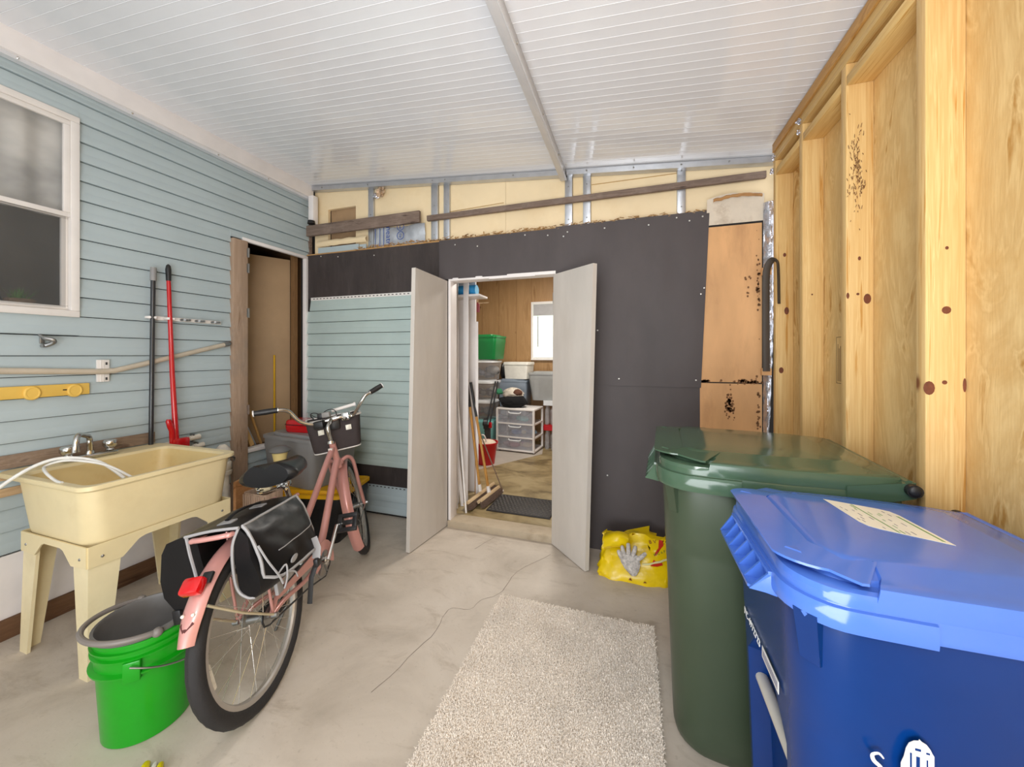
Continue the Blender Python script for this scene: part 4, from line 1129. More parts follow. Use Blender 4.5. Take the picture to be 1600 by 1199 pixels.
for s, px, pz in ((1, 0.60, 0.43), (-1, 0.35, 0.17)):
    B_('crank_arm', MB().tube([b(0.475, s * 0.08, 0.30), b((0.475 + px) / 2, s * 0.09, (0.3 + pz) / 2), b(px, s * 0.1, pz)], [0.013, 0.009, 0.011], 10), M_chrome)
    pc = b(px + 0.012, s * 0.155, pz)
    pM = Matrix.Translation(pc) @ Matrix.Rotation(R(-52 if s > 0 else 0), 4, 'Y') @ Matrix.Rotation(R(0), 4, 'Z')
    pd = MB()
    for lo, hi in (((-0.05, -0.055, -0.012), (-0.028, 0.055, 0.012)), ((0.028, -0.055, -0.012), (0.05, 0.055, 0.012)), ((-0.03, -0.055, -0.012), (0.03, -0.03, 0.012)), ((-0.03, 0.03, -0.012), (0.03, 0.055, 0.012)), ((-0.012, -0.034, -0.010), (0.012, 0.034, 0.010))):
        pd.box(lo, hi, pM, bev=0.003)
    po = B_('pedal', pd, M_black)
    B_('pedal_axle', MB().cyl(b(px, s * 0.1, pz), pc, 0.006, n=8), M_steel, po)
# seat post, saddle on springs
B_('seat_post', MB().cyl(b(0.372, 0, 0.66), b(0.345, 0, 0.775), 0.0127, n=12), M_chrome)


def saddle(u, q):
    a = q * 6.28319
    x = -0.13 + 0.29 * u
    w = 0.118 * (1 - u) ** 0.55 * (1 if u > 0.08 else (u / 0.08) ** 0.5 * 0.35 + 0.65) + 0.026
    if u > 0.93: w *= max(0.3, math.sqrt(max(0, 1 - ((u - 0.93) / 0.07) ** 2)))
    y = w * math.cos(a)
    z = 0.066 * math.sin(a)
    if z > 0:
        z *= 0.75
        z -= 0.014 * max(0, 1 - abs(y) / 0.03) * (1 if u < 0.7 else 0.4)       # groove down the middle
        z += 0.018 * (1 - u) * (1 - abs(abs(y) - 0.06) / 0.06 if abs(y) < 0.12 else 0)
    else:
        z *= 0.7 if u < 0.45 else 0.55
    return b(0.335 + x, y, 0.838 + z + 0.018 * (1 - u) - 0.006 * u + (0.03 * ((u - 0.8) / 0.2) if u > 0.8 else 0) * 0.4)


sm = MB().grid(saddle, 26, 28)
sm.add([saddle(0, k / 28) for k in range(28)], [tuple(range(28))]); sm.add([saddle(1, k / 28) for k in range(28)], [tuple(range(28))])
sd = B_('saddle', sm, M_leather, smooth=60)
for s in (-1, 1):
    sp = [b(0.245 + 0.012 * math.cos(t * 1.0), s * 0.06 + 0.012 * math.sin(t * 1.0), 0.775 + t * 0.0022) for t in range(24)]
    B_('saddle_spring', MB().tube(sp, 0.003, 6), M_chrome, sd)
    B_('saddle_rail', MB().tube(smooth_path([b(0.245, s * 0.06, 0.775), b(0.30, s * 0.03, 0.772), b(0.36, s * 0.018, 0.785), b(0.45, s * 0.014, 0.83)], 4), 0.0035, 6), M_chrome, sd)
B_('saddle_clamp', MB().box((0.315, -0.028, 0.765), (0.355, 0.028, 0.795), bev=0.004), M_chrome, sd)
# stem and bars
B_('stem', MB().tube(smooth_path([b(0.912, 0, 0.855), b(0.895, 0, 0.925), b(0.90, 0, 0.965), b(0.945, 0, 0.99), b(0.975, 0.0, 1.0)], 6), 0.0125, 12).cyl(b(0.968, -0.03, 0.995), b(0.985, 0.03, 1.005), 0.02, n=14), M_chrome)
bar = smooth_path([b(0.745, -0.35, 1.132), b(0.798, -0.245, 1.127), b(0.842, -0.20, 1.105), b(0.873, -0.16, 1.03), b(0.915, -0.10, 0.992), b(0.955, -0.05, 0.995), b(0.985, 0.04, 1.003), b(1.015, 0.09, 1.0), b(1.025, 0.125, 1.0), b(0.985, 0.19, 1.065), b(0.985, 0.235, 1.118), b(1.01, 0.27, 1.137), b(1.05, 0.335, 1.168)], 6)
hb = B_('handlebar', MB().tube(bar, 0.0115, 12), M_chrome, smooth=60)
for p_, q_ in ((b(0.742, -0.357, 1.132), b(0.80, -0.24, 1.127)), (b(1.053, 0.34, 1.170), b(1.008, 0.266, 1.135))):
    d = (q_ - p_)
    g = B_('grip', MB().tube([p_ + d * t for t in (0.05, 0.1, 0.5, 0.9, 1.0)], [0.0175, 0.0165, 0.0185, 0.0165, 0.017], 14), M_black, hb)
    B_('grip_end', MB().tube([p_, p_ + d * 0.05], [0.0195, 0.0195], 14), M_white_gloss, hb)
    B_('grip_ring', MB().tube([p_ + d * 0.995, p_ + d * 1.03], [0.0185, 0.0185], 14), M_chrome, hb)
B_('brake_block', MB().box((0.905, 0.035, 0.955), (0.955, 0.10, 1.005), bev=0.008), M_black, hb)
B_('bar_clamp', MB().box((0.985, -0.105, 0.975), (1.03, -0.055, 1.03), bev=0.008), M_chrome, hb)
B_('phone_mount', MB().box((0.94, 0.0, 1.02), (0.975, 0.05, 1.055), bev=0.006), pm('grey_plastic_clip', '8f8c88', 0.5), hb)
B_('phone_cradle', MB().box((0.95, 0.05, 1.015), (0.985, 0.085, 1.05), bev=0.006), M_black, hb)
B_('pump', MB().cyl(b(1.03, -0.02, 1.05), b(1.095, 0.11, 1.066), 0.012, n=12).cyl(b(1.095, 0.11, 1.066), b(1.10, 0.12, 1.067), 0.015, n=12), M_white_gloss, hb)
for k_, (x, y) in enumerate(((0.99, -0.02), (1.0, -0.1), (1.01, -0.12))):
    lp = [b(x + 0.02 * math.sin(t * 0.7), y + 0.045 * math.cos(t * 0.45 + k_), 1.02 + (0.045 - 0.008 * k_) * math.sin(t * 0.45)) for t in range(9)]
    B_('cable_loop', MB().tube(smooth_path(lp, 3), 0.003, 6), M_black, hb)
# basket: soft dark bag on a white hoop, two reflective tabs; hung ahead of the bars and turned with them
d_ = R(23); fx = Vector((math.cos(d_), math.sin(d_), 0)); lx = Vector((-math.sin(d_), math.cos(d_), 0))
KM = Matrix((fx, lx, Vector((0, 0, 1)))).transposed().to_4x4(); KM.translation = b(0.992, 0.0, 0.778)
M_bask = pm('brown_black_canvas', '3a3131', 0.75, var=0.15, nscale=14, bmp=0.15, bscale=200)
def hoop(w, dd, z, dx=0.0): return [(0.01 + dd / 2 + dx + x, y, z) for x, y in rrect(dd, w, 0.045, 6)]
bk = MB().loft([hoop(0.285, 0.19, 0.0), hoop(0.30, 0.20, 0.02), hoop(0.34, 0.235, 0.20), hoop(0.35, 0.245, 0.225), hoop(0.34, 0.235, 0.225, 0.005), hoop(0.33, 0.225, 0.2, 0.005), hoop(0.28, 0.18, 0.03, 0.01), hoop(0.15, 0.1, 0.025, 0.05)], caps=True, M=KM)
bo = B_('basket', bk, M_bask, smooth=45)
B_('basket_rim', MB().tube([KM @ Vector(p_) for p_ in hoop(0.352, 0.247, 0.222, -0.001)], 0.0075, 8, closed=True), M_white_gloss, bo)
B_('basket_hem', MB().tube([KM @ Vector(p_) for p_ in hoop(0.29, 0.195, 0.004, -0.003)], 0.0042, 6, closed=True), M_white_gloss, bo)
for y in (0.085, -0.085):
    B_('reflective_tab', MB().box((-0.002, y - 0.018, 0.128), (0.004, y + 0.018, 0.162), KM, bev=0.001), M_refl, bo)
B_('basket_bracket', MB().box((-0.02, -0.035, 0.15), (0.012, 0.035, 0.225), KM, bev=0.004), M_black, bo)
# kickstand on the left
B_('kickstand', MB().tube([b(0.44, -0.03, 0.285), b(0.43, -0.05, 0.27), b(0.38, -0.215, -0.012)], 0.008, 8), M_steel)
# front hub ends and stay
for s in (-1, 1):
    B_('front_axle_nut', MB().cyl(STEER @ b(1.158, s * 0.06, 0.333), STEER @ b(1.158, s * 0.085, 0.333), 0.010, n=6), M_chrome)
    B_('front_stay', MB().tube([STEER @ b(1.158, s * 0.07, 0.333), STEER @ b(0.93, s * 0.034, 0.28)], 0.003, 6), M_chrome)

# ------------------------------------------------------------------ double pannier bag strapped over the rack
PM = BM.copy()
pan_ = thing('pannier_bag', 'black double saddle bag with grey piping over the bicycle rear rack', 'bag', M=PM)
M_tarp = pm('black_tarpaulin', '141314', 0.36, var=0.2, nscale=10, bmp=0.25, bscale=9, spec=0.3)
M_pipe = pm('grey_piping', '9c9a9a', 0.55, var=0.06)


def P_(name, mb, mat, parent=None, **k): return obj(name, mb, mat, parent or pan_, world=False, **k)


def pz(x, y): return 0.762 - 0.07 * (x + 0.13)


# top deck between the bags
deck = MB().grid(lambda u, w: b(-0.145 + 0.40 * u, -0.098 + 0.196 * w, pz(-0.145 + 0.40 * u, 0) + 0.006 * math.sin(w * 3.14) + 0.003 * noise.noise(Vector((u * 5, w * 5, 0)))), 16, 10)
dk = P_('top_deck', deck, M_tarp, smooth=60)
P_('deck_under', MB().grid(lambda u, w: b(-0.145 + 0.40 * u, -0.098 + 0.196 * w, pz(-0.145 + 0.40 * u, 0) - 0.004), 8, 4), M_tarp, dk)
P_('carry_handle', MB().tube(smooth_path([b(-0.05, -0.01, 0.772), b(0.0, -0.01, 0.782), b(0.08, -0.005, 0.776), b(0.13, 0, 0.765)], 4), 0.011, 8, flat=0.4), M_tarp, dk)
for x in (-0.055, 0.135):
    P_('handle_tab', MB().box((x - 0.02, -0.02, pz(x, 0) + 0.004), (x + 0.02, 0.035, pz(x, 0) + 0.011), bev=0.002), M_pipe, dk)


def bag(s, nm, lab):
    # cross-section across the bike at each station: inner face near the wheel, outer face bulging, flat bottom
    x0, x1 = (-0.14, 0.235) if s > 0 else (-0.125, 0.22)
    def sec(u):
        x = x0 + (x1 - x0) * u; zt = pz(x, 0) - 0.004
        bul = 1.0 - 0.55 * (2 * u - 1) ** 4
        ob = 0.095 + 0.095 * bul
        zb = 0.49 + 0.028 * u
        rnd_ = 0.0 if 0.02 < u < 0.98 else 0.012
        if s < 0:
            zb = 0.485
            pts = [(0.075, zt), (0.12, zt + 0.004), (0.185, zt - 0.012), (0.21, zt - 0.05), (0.232, zt - 0.15), (0.225, zb + 0.06), (0.195, zb + 0.01), (0.12, zb), (0.085, zb + 0.03), (0.07, zt - 0.12)]
        else:
          pts = [(0.072, zt), (0.098, zt), (0.115 + 0.02 * bul, zt - 0.04), (ob - 0.02, zt - 0.12), (ob, zt - 0.19), (ob - 0.004, zb + 0.03), (ob - 0.03, zb), (0.08, zb + 0.004), (0.055, zb + 0.03), (0.06, zt - 0.12)]
        return [b(x + 0.012 * noise.noise(Vector((y_ * 9, z_ * 9, u * 3))), s * (y_ + 0.006 * noise.noise(Vector((u * 6, z_ * 12, s)))), z_) for y_, z_ in pts]
    mb = MB().loft([sec(i / 14) for i in range(15)])
    o = P_(nm, mb, M_tarp, smooth=50, label=lab)
    return o, sec


rb, secR = bag(1, 'side_bag', None)
lb, secL = bag(-1, 'side_bag', None)


# right bag flap: lies over the outer face, piped round its edge, with a seam, pocket strip, oval badge and strap
def flap(u, w):
    x = -0.135 + (0.372 + 0.0) * u
    zt = pz(x, 0)
    pts = [(0.098, zt + 0.004), (0.135, zt - 0.04), (0.165, zt - 0.10), (0.19, zt - 0.165), (0.202, zt - 0.225)]
    lim = 1.0 - 0.10 * max(0, (abs(2 * u - 1) - 0.75) / 0.25) ** 2
    t = w * 4 * lim; i = min(3, int(t)); f = t - i
    y = pts[i][0] * (1 - f) + pts[i + 1][0] * f; z = pts[i][1] * (1 - f) + pts[i + 1][1] * f
    y -= 0.05 * (2 * u - 1) ** 4 * w
    y += 0.007 * noise.noise(Vector((u * 5, w * 4, 3)))
    return b(x, y + 0.006, z)


fl_ = P_('flap', MB().grid(flap, 24, 16), M_tarp, rb, smooth=60)
edge = [flap(0, k / 12) for k in range(13)] + [flap(k / 16, 1) for k in range(1, 17)] + [flap(1, 1 - k / 12) for k in range(1, 13)]
P_('piping', MB().tube(edge, 0.006, 6), M_pipe, fl_)
P_('piping', MB().tube([flap(k / 12, 0.0) for k in range(13)], 0.006, 6), M_pipe, fl_)
P_('seam_line', MB().tube([flap(k / 12, 0.62) + b(0, 0.003, 0) for k in range(2, 13)], 0.0022, 5), M_pipe, fl_)
bx = flap(0.30, 0.86)
P_('oval_badge', MB().loft([[bx + b(r_ * 0.024 * math.cos(t * 0.4189) + 0.006 * math.sin(t * 0.4189), 0.004 + e, r_ * 0.012 * math.sin(t * 0.4189)) for t in range(15)] for r_, e in ((1, 0), (1, 0.004), (0.75, 0.005))]), M_pipe, fl_)
P_('cord_bow', MB().tube(smooth_path([flap(0.10, 0.95), flap(0.16, 0.9) + b(0, 0.012, 0.01), flap(0.13, 1.0) + b(0, 0.015, -0.01), flap(0.10, 1.0) + b(0, 0.01, -0.05)], 5), 0.0035, 6), M_pipe, fl_)
P_('cord_bow', MB().tube(smooth_path([flap(0.13, 0.98) + b(0, 0.008, 0), flap(0.24, 1.0) + b(0, 0.008, -0.01), flap(0.28, 1.0) + b(0, 0.008, -0.04)], 4), 0.003, 6), M_pipe, fl_)
P_('pocket_trim', MB().tube(smooth_path([flap(0.02, 0.45) + b(-0.005, 0.004, 0), flap(0.04, 0.7) + b(-0.012, 0.01, 0), flap(0.09, 0.95) + b(-0.01, 0.01, 0), flap(0.1, 1.0) + b(0, 0.008, -0.03)], 4), 0.004, 6), M_pipe, rb)
P_('closing_strap', MB().tube([flap(0.74, 0.80) + b(0, 0.008, 0), flap(0.72, 1.0) + b(0, 0.010, 0), flap(0.69, 1.0) + b(0, 0.004, -0.04)], 0.019, 8, flat=0.15, hint=(1, 0, 0)), M_pipe, rb)
sb = flap(0.69, 1.0) + b(0, 0.006, -0.055)
P_('buckle', MB().box((-0.02, -0.012, -0.018), (0.02, 0.008, 0.018), Matrix.Translation(sb), bev=0.004), M_black, rb)
P_('web_strap', MB().tube([sb, sb + b(-0.01, -0.03, -0.06), sb + b(-0.02, -0.05, -0.17)], 0.011, 6, flat=0.2, hint=(1, 0, 0)), M_black, rb)
# back edges piped
P_('piping', MB().tube(smooth_path([b(-0.143, 0.095, 0.764), b(-0.142, 0.062, 0.70), b(-0.142, 0.05, 0.60), b(-0.14, 0.055, 0.53), b(-0.138, 0.085, 0.497), b(-0.135, 0.11, 0.492)], 4), 0.0055, 6), M_pipe, rb)
P_('piping', MB().tube(smooth_path([b(-0.147, -0.098, 0.766), b(-0.148, 0, 0.772), b(-0.146, 0.098, 0.766)], 5), 0.0055, 6), M_pipe, dk)
P_('piping', MB().tube(smooth_path([b(-0.147, -0.092, 0.762), b(-0.148, -0.088, 0.70), b(-0.15, -0.078, 0.62), b(-0.17, -0.062, 0.575)], 5), 0.0055, 6), M_pipe, lb)
P_('side_clip', MB().box((-0.135, 0.17, 0.44), (-0.115, 0.20, 0.495), bev=0.004), M_black, lb)
P_('lower_strap', MB().box((-0.02, -0.12, 0.42), (0.02, -0.105, 0.5), bev=0.003), M_pipe, rb)
# ------------------------------------------------------------------ green pail with a grey pail nested in it
M_green = pm('bright_green_plastic', '109a14', 0.32, var=0.06, nscale=6, dirt='0f860f', dirt_amt=0.25, coat=0.15)
M_gpail = pm('grey_pail_plastic', '6f6c69', 0.45, var=0.08, dirt='8d8a84', dirt_amt=0.3, nscale=14)
BX_, BY_ = -1.815, 0.945
pail = thing('bucket', 'bright green plastic bucket with wire handle beside the bicycle rear wheel', 'bucket', (BX_, BY_, 0))
T = Matrix.Translation((BX_, BY_, 0))
obj('bucket_body', MB().lathe([(0.0, 0.012), (0.122, 0.012), (0.126, 0.0), (0.130, 0.004), (0.1445, 0.272), (0.160, 0.270), (0.162, 0.278), (0.147, 0.284), (0.1485, 0.325), (0.157, 0.326), (0.158, 0.332), (0.149, 0.336), (0.150, 0.350), (0.158, 0.351), (0.159, 0.358), (0.150, 0.360), (0.151, 0.378), (0.156, 0.378), (0.156, 0.385), (0.147, 0.386), (0.144, 0.37), (0.126, 0.02), (0.0, 0.018)], 48, T), M_green, pail, smooth=30)
va = math.atan2(-BY_, -BX_)                      # the ear nearest the camera
ea = va - 0.28
for a in (ea, ea + math.pi):
    c = Vector((BX_ + 0.152 * math.cos(a), BY_ + 0.152 * math.sin(a), 0.30)); n_ = Vector((math.cos(a), math.sin(a), 0)); s_ = Vector((-n_.y, n_.x, 0))
    Mx = Matrix((s_, n_, Vector((0, 0, 1)))).transposed().to_4x4(); Mx.translation = c
    obj('handle_ear', MB().box((-0.024, -0.008, -0.045), (0.024, 0.014, 0.028), Mx, bev=0.004), M_green, pail)
p0 = Vector((BX_ + 0.17 * math.cos(ea), BY_ + 0.17 * math.sin(ea), 0.318)); p1 = Vector((BX_ + 0.17 * math.cos(ea + math.pi), BY_ + 0.17 * math.sin(ea + math.pi), 0.318))
arc = []
for k in range(13):
    a = ea + math.pi * k / 12
    arc.append((BX_ + 0.178 * math.cos(a), BY_ + 0.178 * math.sin(a), 0.318 - 0.085 * math.sin(math.pi * k / 12)))
obj('wire_handle', MB().tube(smooth_path(arc, 3), 0.0032, 8), M_steel, pail)
gp = thing('grey_bucket', 'dark grey pail nested inside the green bucket, its plastic handle laid flat', 'bucket', (BX_, BY_, 0.1))
T2 = Matrix.Translation((BX_, BY_, 0.012)) @ Matrix.Rotation(R(1.5), 4, 'X')
obj('pail_body', MB().lathe([(0.0, 0.04), (0.112, 0.04), (0.112, 0.034), (0.139, 0.372), (0.146, 0.374), (0.147, 0.392), (0.138, 0.394), (0.133, 0.384), (0.131, 0.30), (0.129, 0.296), (0.109, 0.046), (0.0, 0.046)], 44, T2), M_gpail, gp, smooth=30)
ga = va + 0.15
arc = []
for k in range(17):
    t = math.pi * k / 16
    a = ga - t
    arc.append((BX_ + (0.150 + 0.028 * math.sin(t)) * math.cos(a), BY_ + (0.150 + 0.028 * math.sin(t)) * math.sin(a), 0.398 + 0.02 * math.sin(t)))
obj('pail_handle', MB().tube(smooth_path(arc, 3), 0.0095, 10), pm('taupe_plastic', '7f7771', 0.45), gp)
for a in (ga, ga - math.pi):
    obj('handle_pivot', MB().ball((BX_ + 0.152 * math.cos(a), BY_ + 0.152 * math.sin(a), 0.396), 0.017, 12, 8), pm('taupe_plastic', '7f7771', 0.45), gp)

# ------------------------------------------------------------------ shag rug: backing and a dense pile of short leaning fibres
M_rug = pm('cream_shag', 'f6ebdd', 0.95, var=0.06, nscale=5, dirt='d6c4ae', dirt_amt=0.5, world=True)
rug = thing('shag_rug', 'cream shag rug lying on the concrete beside the green bin', 'rug', (-0.32, 1.4, 0))
gx0, gx1, gy0, gy1 = -0.735, 0.10, 0.35, 2.045


def rz(x, y): return 0.010 + 0.005 * noise.noise(Vector((x * 5, y * 5, 1)))


obj('backing', MB().grid(lambda u, w: (gx0 + (gx1 - gx0) * u, gy0 + (gy1 - gy0) * w, rz(gx0 + (gx1 - gx0) * u, gy0 + (gy1 - gy0) * w)), 40, 60).box((gx0, gy0, 0), (gx1, gy1, 0.008)), M_rug, rug)
rnd = random.Random(5); vs = []; fs = []
st = 0.0062; y = gy0
while y < gy1:
    x = gx0
    while x < gx1:
        for _ in range(2):
            px = x + rnd.uniform(0, st); py = y + rnd.uniform(0, st); a = rnd.uniform(0, 6.28)
            l = rnd.uniform(0.006, 0.014); hh = rnd.uniform(0.006, 0.013); z = rz(px, py) - 0.001
            ca, sa = math.cos(a), math.sin(a); w_ = 0.0016
            k = len(vs)
            vs += [(px - sa * w_, py + ca * w_, z), (px + sa * w_, py - ca * w_, z), (px + ca * l * 0.5 + sa * w_, py + sa * l * 0.5 - ca * w_, z + hh), (px + ca * l * 0.5 - sa * w_, py + sa * l * 0.5 + ca * w_, z + hh), (px + ca * l * 1.3, py + sa * l * 1.3, z + hh * 0.85)]
            fs += [(k, k + 1, k + 2, k + 3), (k + 3, k + 2, k + 4)]
        x += st
    y += st
me = bpy.data.meshes.new('pile'); me.from_pydata([(v[0] + 0.32, v[1] - 1.4, v[2]) for v in vs], [], fs); me.materials.append(M_rug)
o = bpy.data.objects.new('pile', me); COL.objects.link(o); o.parent = rug; o['kind'] = 'stuff'

# ------------------------------------------------------------------ wheeled carts
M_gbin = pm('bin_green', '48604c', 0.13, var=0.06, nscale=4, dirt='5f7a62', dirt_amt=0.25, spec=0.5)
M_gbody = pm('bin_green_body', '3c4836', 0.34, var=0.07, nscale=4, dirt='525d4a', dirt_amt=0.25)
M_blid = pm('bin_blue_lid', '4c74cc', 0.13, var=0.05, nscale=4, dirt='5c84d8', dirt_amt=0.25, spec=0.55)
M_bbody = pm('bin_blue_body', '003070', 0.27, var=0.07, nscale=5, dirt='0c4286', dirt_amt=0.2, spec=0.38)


def cart_outline(L, w, wh, k=1.0, dx=0.0, r=0.13, notch=0.0, nw=0.15, xb=0.0):
    """plan of a cart: straight front at x=L with round corners, widest behind them, narrowing to the hinge at x=xb"""
    half = []
    nw = min(nw, w / 2 - r - 0.01)
    half += [(L - notch, 0.0), (L - notch, nw - 0.012), (L, nw)]
    for i in range(9):
        a = R(90 * i / 8); half.append((L - r + r * math.cos(a), w / 2 - r + r * math.sin(a)))
    half += [(L - r - 0.026, w / 2 + 0.001), (L - r - 0.030, w / 2 + 0.001), (L * 0.62, w / 2 + 0.002), (L * 0.42, w / 2), (L * 0.24, w / 2 - (w - wh) * 0.18), (0.06 + xb, wh / 2 + 0.012), (0.02 + xb, wh / 2), (xb, wh / 2 - 0.015), (xb, wh * 0.22), (xb, 0.0)]
    cx = L * 0.5
    half = [(cx + (x - cx) * k + dx, y * k) for x, y in half]
    return half + [(x, -y) for x, y in half[-2:0:-1]]


def cart(name, label, M, L, w, wh, zr, m_lid, m_body, rh=0.045, lh=0.040, rc=0.13, group=None):
    """zr: top of the body rim; rh: height of the rim band; lh: height of the lid's side wall"""
    t = thing(name, label, 'trash bin', M=M, group=group)
    O = lambda z, *a, **k: [(x, y, z) for x, y in cart_outline(L, w, wh, *a, **dict(dict(r=rc), **k))]
    A = lambda nm, mb, m, par=None, **k: obj(nm, mb, m, par or t, world=False, **k)
    zb = zr - rh
    body = MB().loft([O(0.0, 0.76, 0.0, r=rc * 0.95), O(0.02, 0.80, 0.0, r=rc * 0.95), O(0.05, 0.82, 0.0, r=rc * 0.95), O(0.12, 0.83, 0.0, r=rc * 0.95), O(0.16, 0.835, 0.0, r=rc * 0.95, notch=0.055, nw=0.17), O(zr * 0.60, 0.885, 0.0, r=rc * 0.95, notch=0.05, nw=0.16),
                      O(zr * 0.70, 0.90, 0.0, r=rc * 0.95, notch=0.0, nw=0.06), O(zr * 0.72, 0.902, 0.0, r=rc * 0.95), O(zr * 0.725, 0.906, 0.0, r=rc * 0.95), O(zb - 0.02, 0.93, 0.0, r=rc * 0.95), O(zb + 0.02, 0.935, 0.0, r=rc * 0.95)])
    A('bin_body', body, m_body, smooth=32)
    rim = MB().loft([O(zb, 0.93), O(zb, 0.978), O(zb + 0.008, 0.986), O(zb + 0.016, 0.976), O(zr - 0.010, 0.976), O(zr, 0.966), O(zr, 0.94), O(zr - 0.03, 0.93)], caps=False)
    A('rim', rim, m_lid, smooth=35)
    fb = MB(); ol = cart_outline(L, w, wh, 1.0, r=rc)
    n = len(ol); front = [ol[i] for i in list(range(n - 14, n)) + list(range(0, 15))]
    cx = L * 0.5
    def off(k, z): return [(cx + (x - cx) * k, y * k, z) for x, y in front]
    fb.loft([off(0.97, zb - 0.006), off(0.998, zb - 0.006), off(1.004, zb + 0.002), off(1.004, zr - 0.016), off(0.996, zr - 0.008), off(0.97, zr - 0.006)], closed=False, caps=False)
    A('front_rim_band', fb, m_lid, smooth=40)
    # front grip: ribbed pocket sloping out below the rim
    gw = w / 2 - rc * 1.08
    lipx, lipz = L + 0.040, zb - rh * 0.45
    shelf = MB().hexa([(L - 0.010, -gw, lipz - 0.003), (lipx, -gw + 0.025, lipz - 0.003), (lipx, gw - 0.025, lipz - 0.003), (L - 0.010, gw, lipz - 0.003)], [(L - 0.010, -gw, lipz + 0.003), (lipx, -gw + 0.025, lipz + 0.003), (lipx, gw - 0.025, lipz + 0.003), (L - 0.010, gw, lipz + 0.003)])
    shelf.hexa([(L - 0.004, -gw, zr - 0.020), (L + 0.007, -gw, zr - 0.020), (L + 0.007, gw, zr - 0.020), (L - 0.004, gw, zr - 0.020)], [(L - 0.004, -gw, zr - 0.012), (L + 0.007, -gw, zr - 0.012), (L + 0.007, gw, zr - 0.012), (L - 0.004, gw, zr - 0.012)])
    grip = A('front_grip', shelf, m_lid)
    nr = 7
    for i in range(nr):
        y = -gw + 0.003 + (2 * gw - 0.006) * i / (nr - 1); e = 0.0028
        yo = y * 0.93
        A('grip_rib', MB().hexa([(L - 0.006, y - e, lipz), (lipx, yo - e, lipz), (lipx, yo + e, lipz), (L - 0.006, y + e, lipz)], [(L - 0.004, y - e, zr - 0.016), (L + 0.006, y - e, zr - 0.016), (L + 0.006, y + e, zr - 0.016), (L - 0.004, y + e, zr - 0.016)]), m_lid, grip)
    # square brackets under the rim behind the front corners
    for s in (-1, 1):
        bc_ = Vector((L * 0.5 + (L - rc * 0.30 - L * 0.5) * 0.93, s * (w / 2 - rc * 0.30) * 0.93, 0))
        Mb = Matrix.Translation(bc_) @ Matrix.Rotation(R(45 * s), 4, 'Z')
        A('rim_bracket', MB().hexa([(-0.03, -0.017, zb - 0.105), (0.006, -0.017, zb - 0.10), (0.006, 0.017, zb - 0.10), (-0.03, 0.017, zb - 0.105)], [(-0.03, -0.020, zb + 0.004), (0.026, -0.020, zb + 0.004), (0.026, 0.020, zb + 0.004), (-0.03, 0.020, zb + 0.004)], Mb), m_body)
    A('lift_bar', MB().cyl((L * 0.5 + L * 0.5 * 0.875 - 0.03, -0.2, zr * 0.52), (L * 0.5 + L * 0.5 * 0.875 - 0.03, 0.2, zr * 0.52), 0.016, n=14), pm('grey_lift_bar', 'cfcac0', 0.4), None)
    # lid: side wall that drops to a low shoulder along the front, flat deck, slightly raised centre panel
    xs = L - rc - 0.028
    def step(x): return 1.0 if x < xs - 0.001 else 0.0
    def ring(k, zlow, zhigh, r=None):
        r = r or rc
        ol = cart_outline(L, w, wh, 1.0, r=r)
        return [(cx + (x - cx) * (k if not isinstance(k, tuple) else (k[0] + (k[1] - k[0]) * step(x))), y * (k if not isinstance(k, tuple) else (k[0] + (k[1] - k[0]) * step(x))), zr + zlow + (zhigh - zlow) * step(x)) for x, y in ol]
    lid = MB().loft([ring(0.95, -0.010, -0.010), ring(0.972, -0.004, -0.004), ring((0.974, 0.974), lh * 0.30, lh * 0.82), ring((0.962, 0.968), lh * 0.55, lh * 0.96), ring((0.93, 0.955), lh * 0.66, lh), ring((0.86, 0.90), lh * 0.66, lh + 0.002), ring((0.84, 0.84), lh * 0.9, lh + 0.004), ring(0.70, lh + 0.016, lh + 0.016, 0.08), ring(0.66, lh + 0.018, lh + 0.018, 0.07), ring(0.3, lh + 0.019, lh + 0.019, 0.05)])
    ld = A('lid', lid, m_lid, smooth=24)
    # front lip: a tab level with the deck that oversails the shoulder, swept back round both corners
    lw = w * 0.335
    half = [(L + 0.006, 0.0), (L + 0.006, lw)]
    for i in range(1, 7):
        a = R(90 * i / 6); half.append((L + 0.006 - 0.05 + 0.05 * math.cos(a) - 0.03 * (i / 6), lw + 0.045 * math.sin(a)))
    half += [(L - rc * 0.85, w / 2 - 0.032), (xs + 0.018, w / 2 - 0.010), (xs + 0.006, w / 2 - 0.012), (xs - 0.004, w / 2 - 0.03)]
    pl_ = half + [(x, -y) for x, y in half[:0:-1]]
    inn = [(cx + (x - cx) * 0.72, y * 0.74) for x, y in pl_]
    zt = zr + lh
    def zz(x): return zt - 0.002 + 0.006 * max(0, (x - xs) / (L - xs))
    lip = MB().loft([[(x, y, zz(x)) for x, y in pl_], [(x, y, zz(x) + 0.005) for x, y in pl_], [(x, y, zr + lh + 0.0165) for x, y in inn], [(x, y, zr + lh + 0.010) for x, y in inn]], caps=False)
    A('lid_lip', lip, m_lid, ld, smooth=30)
    for s in (-1, 1):
        A('lip_stud', MB().hexa([(L - 0.045, s * lw * 0.95 - 0.020, zt + 0.006), (L - 0.012, s * lw * 0.95 - 0.004, zt + 0.006), (L - 0.045, s * lw * 0.95 + 0.020, zt + 0.008)], [(L - 0.043, s * lw * 0.95 - 0.012, zt + 0.014), (L - 0.022, s * lw * 0.95 - 0.003, zt + 0.014), (L - 0.043, s * lw * 0.95 + 0.012, zt + 0.014)]), m_lid, ld)
    em = MB()
    ez = lambda x: zt + 0.0045 + (L - 0.0 - x) * 0.075
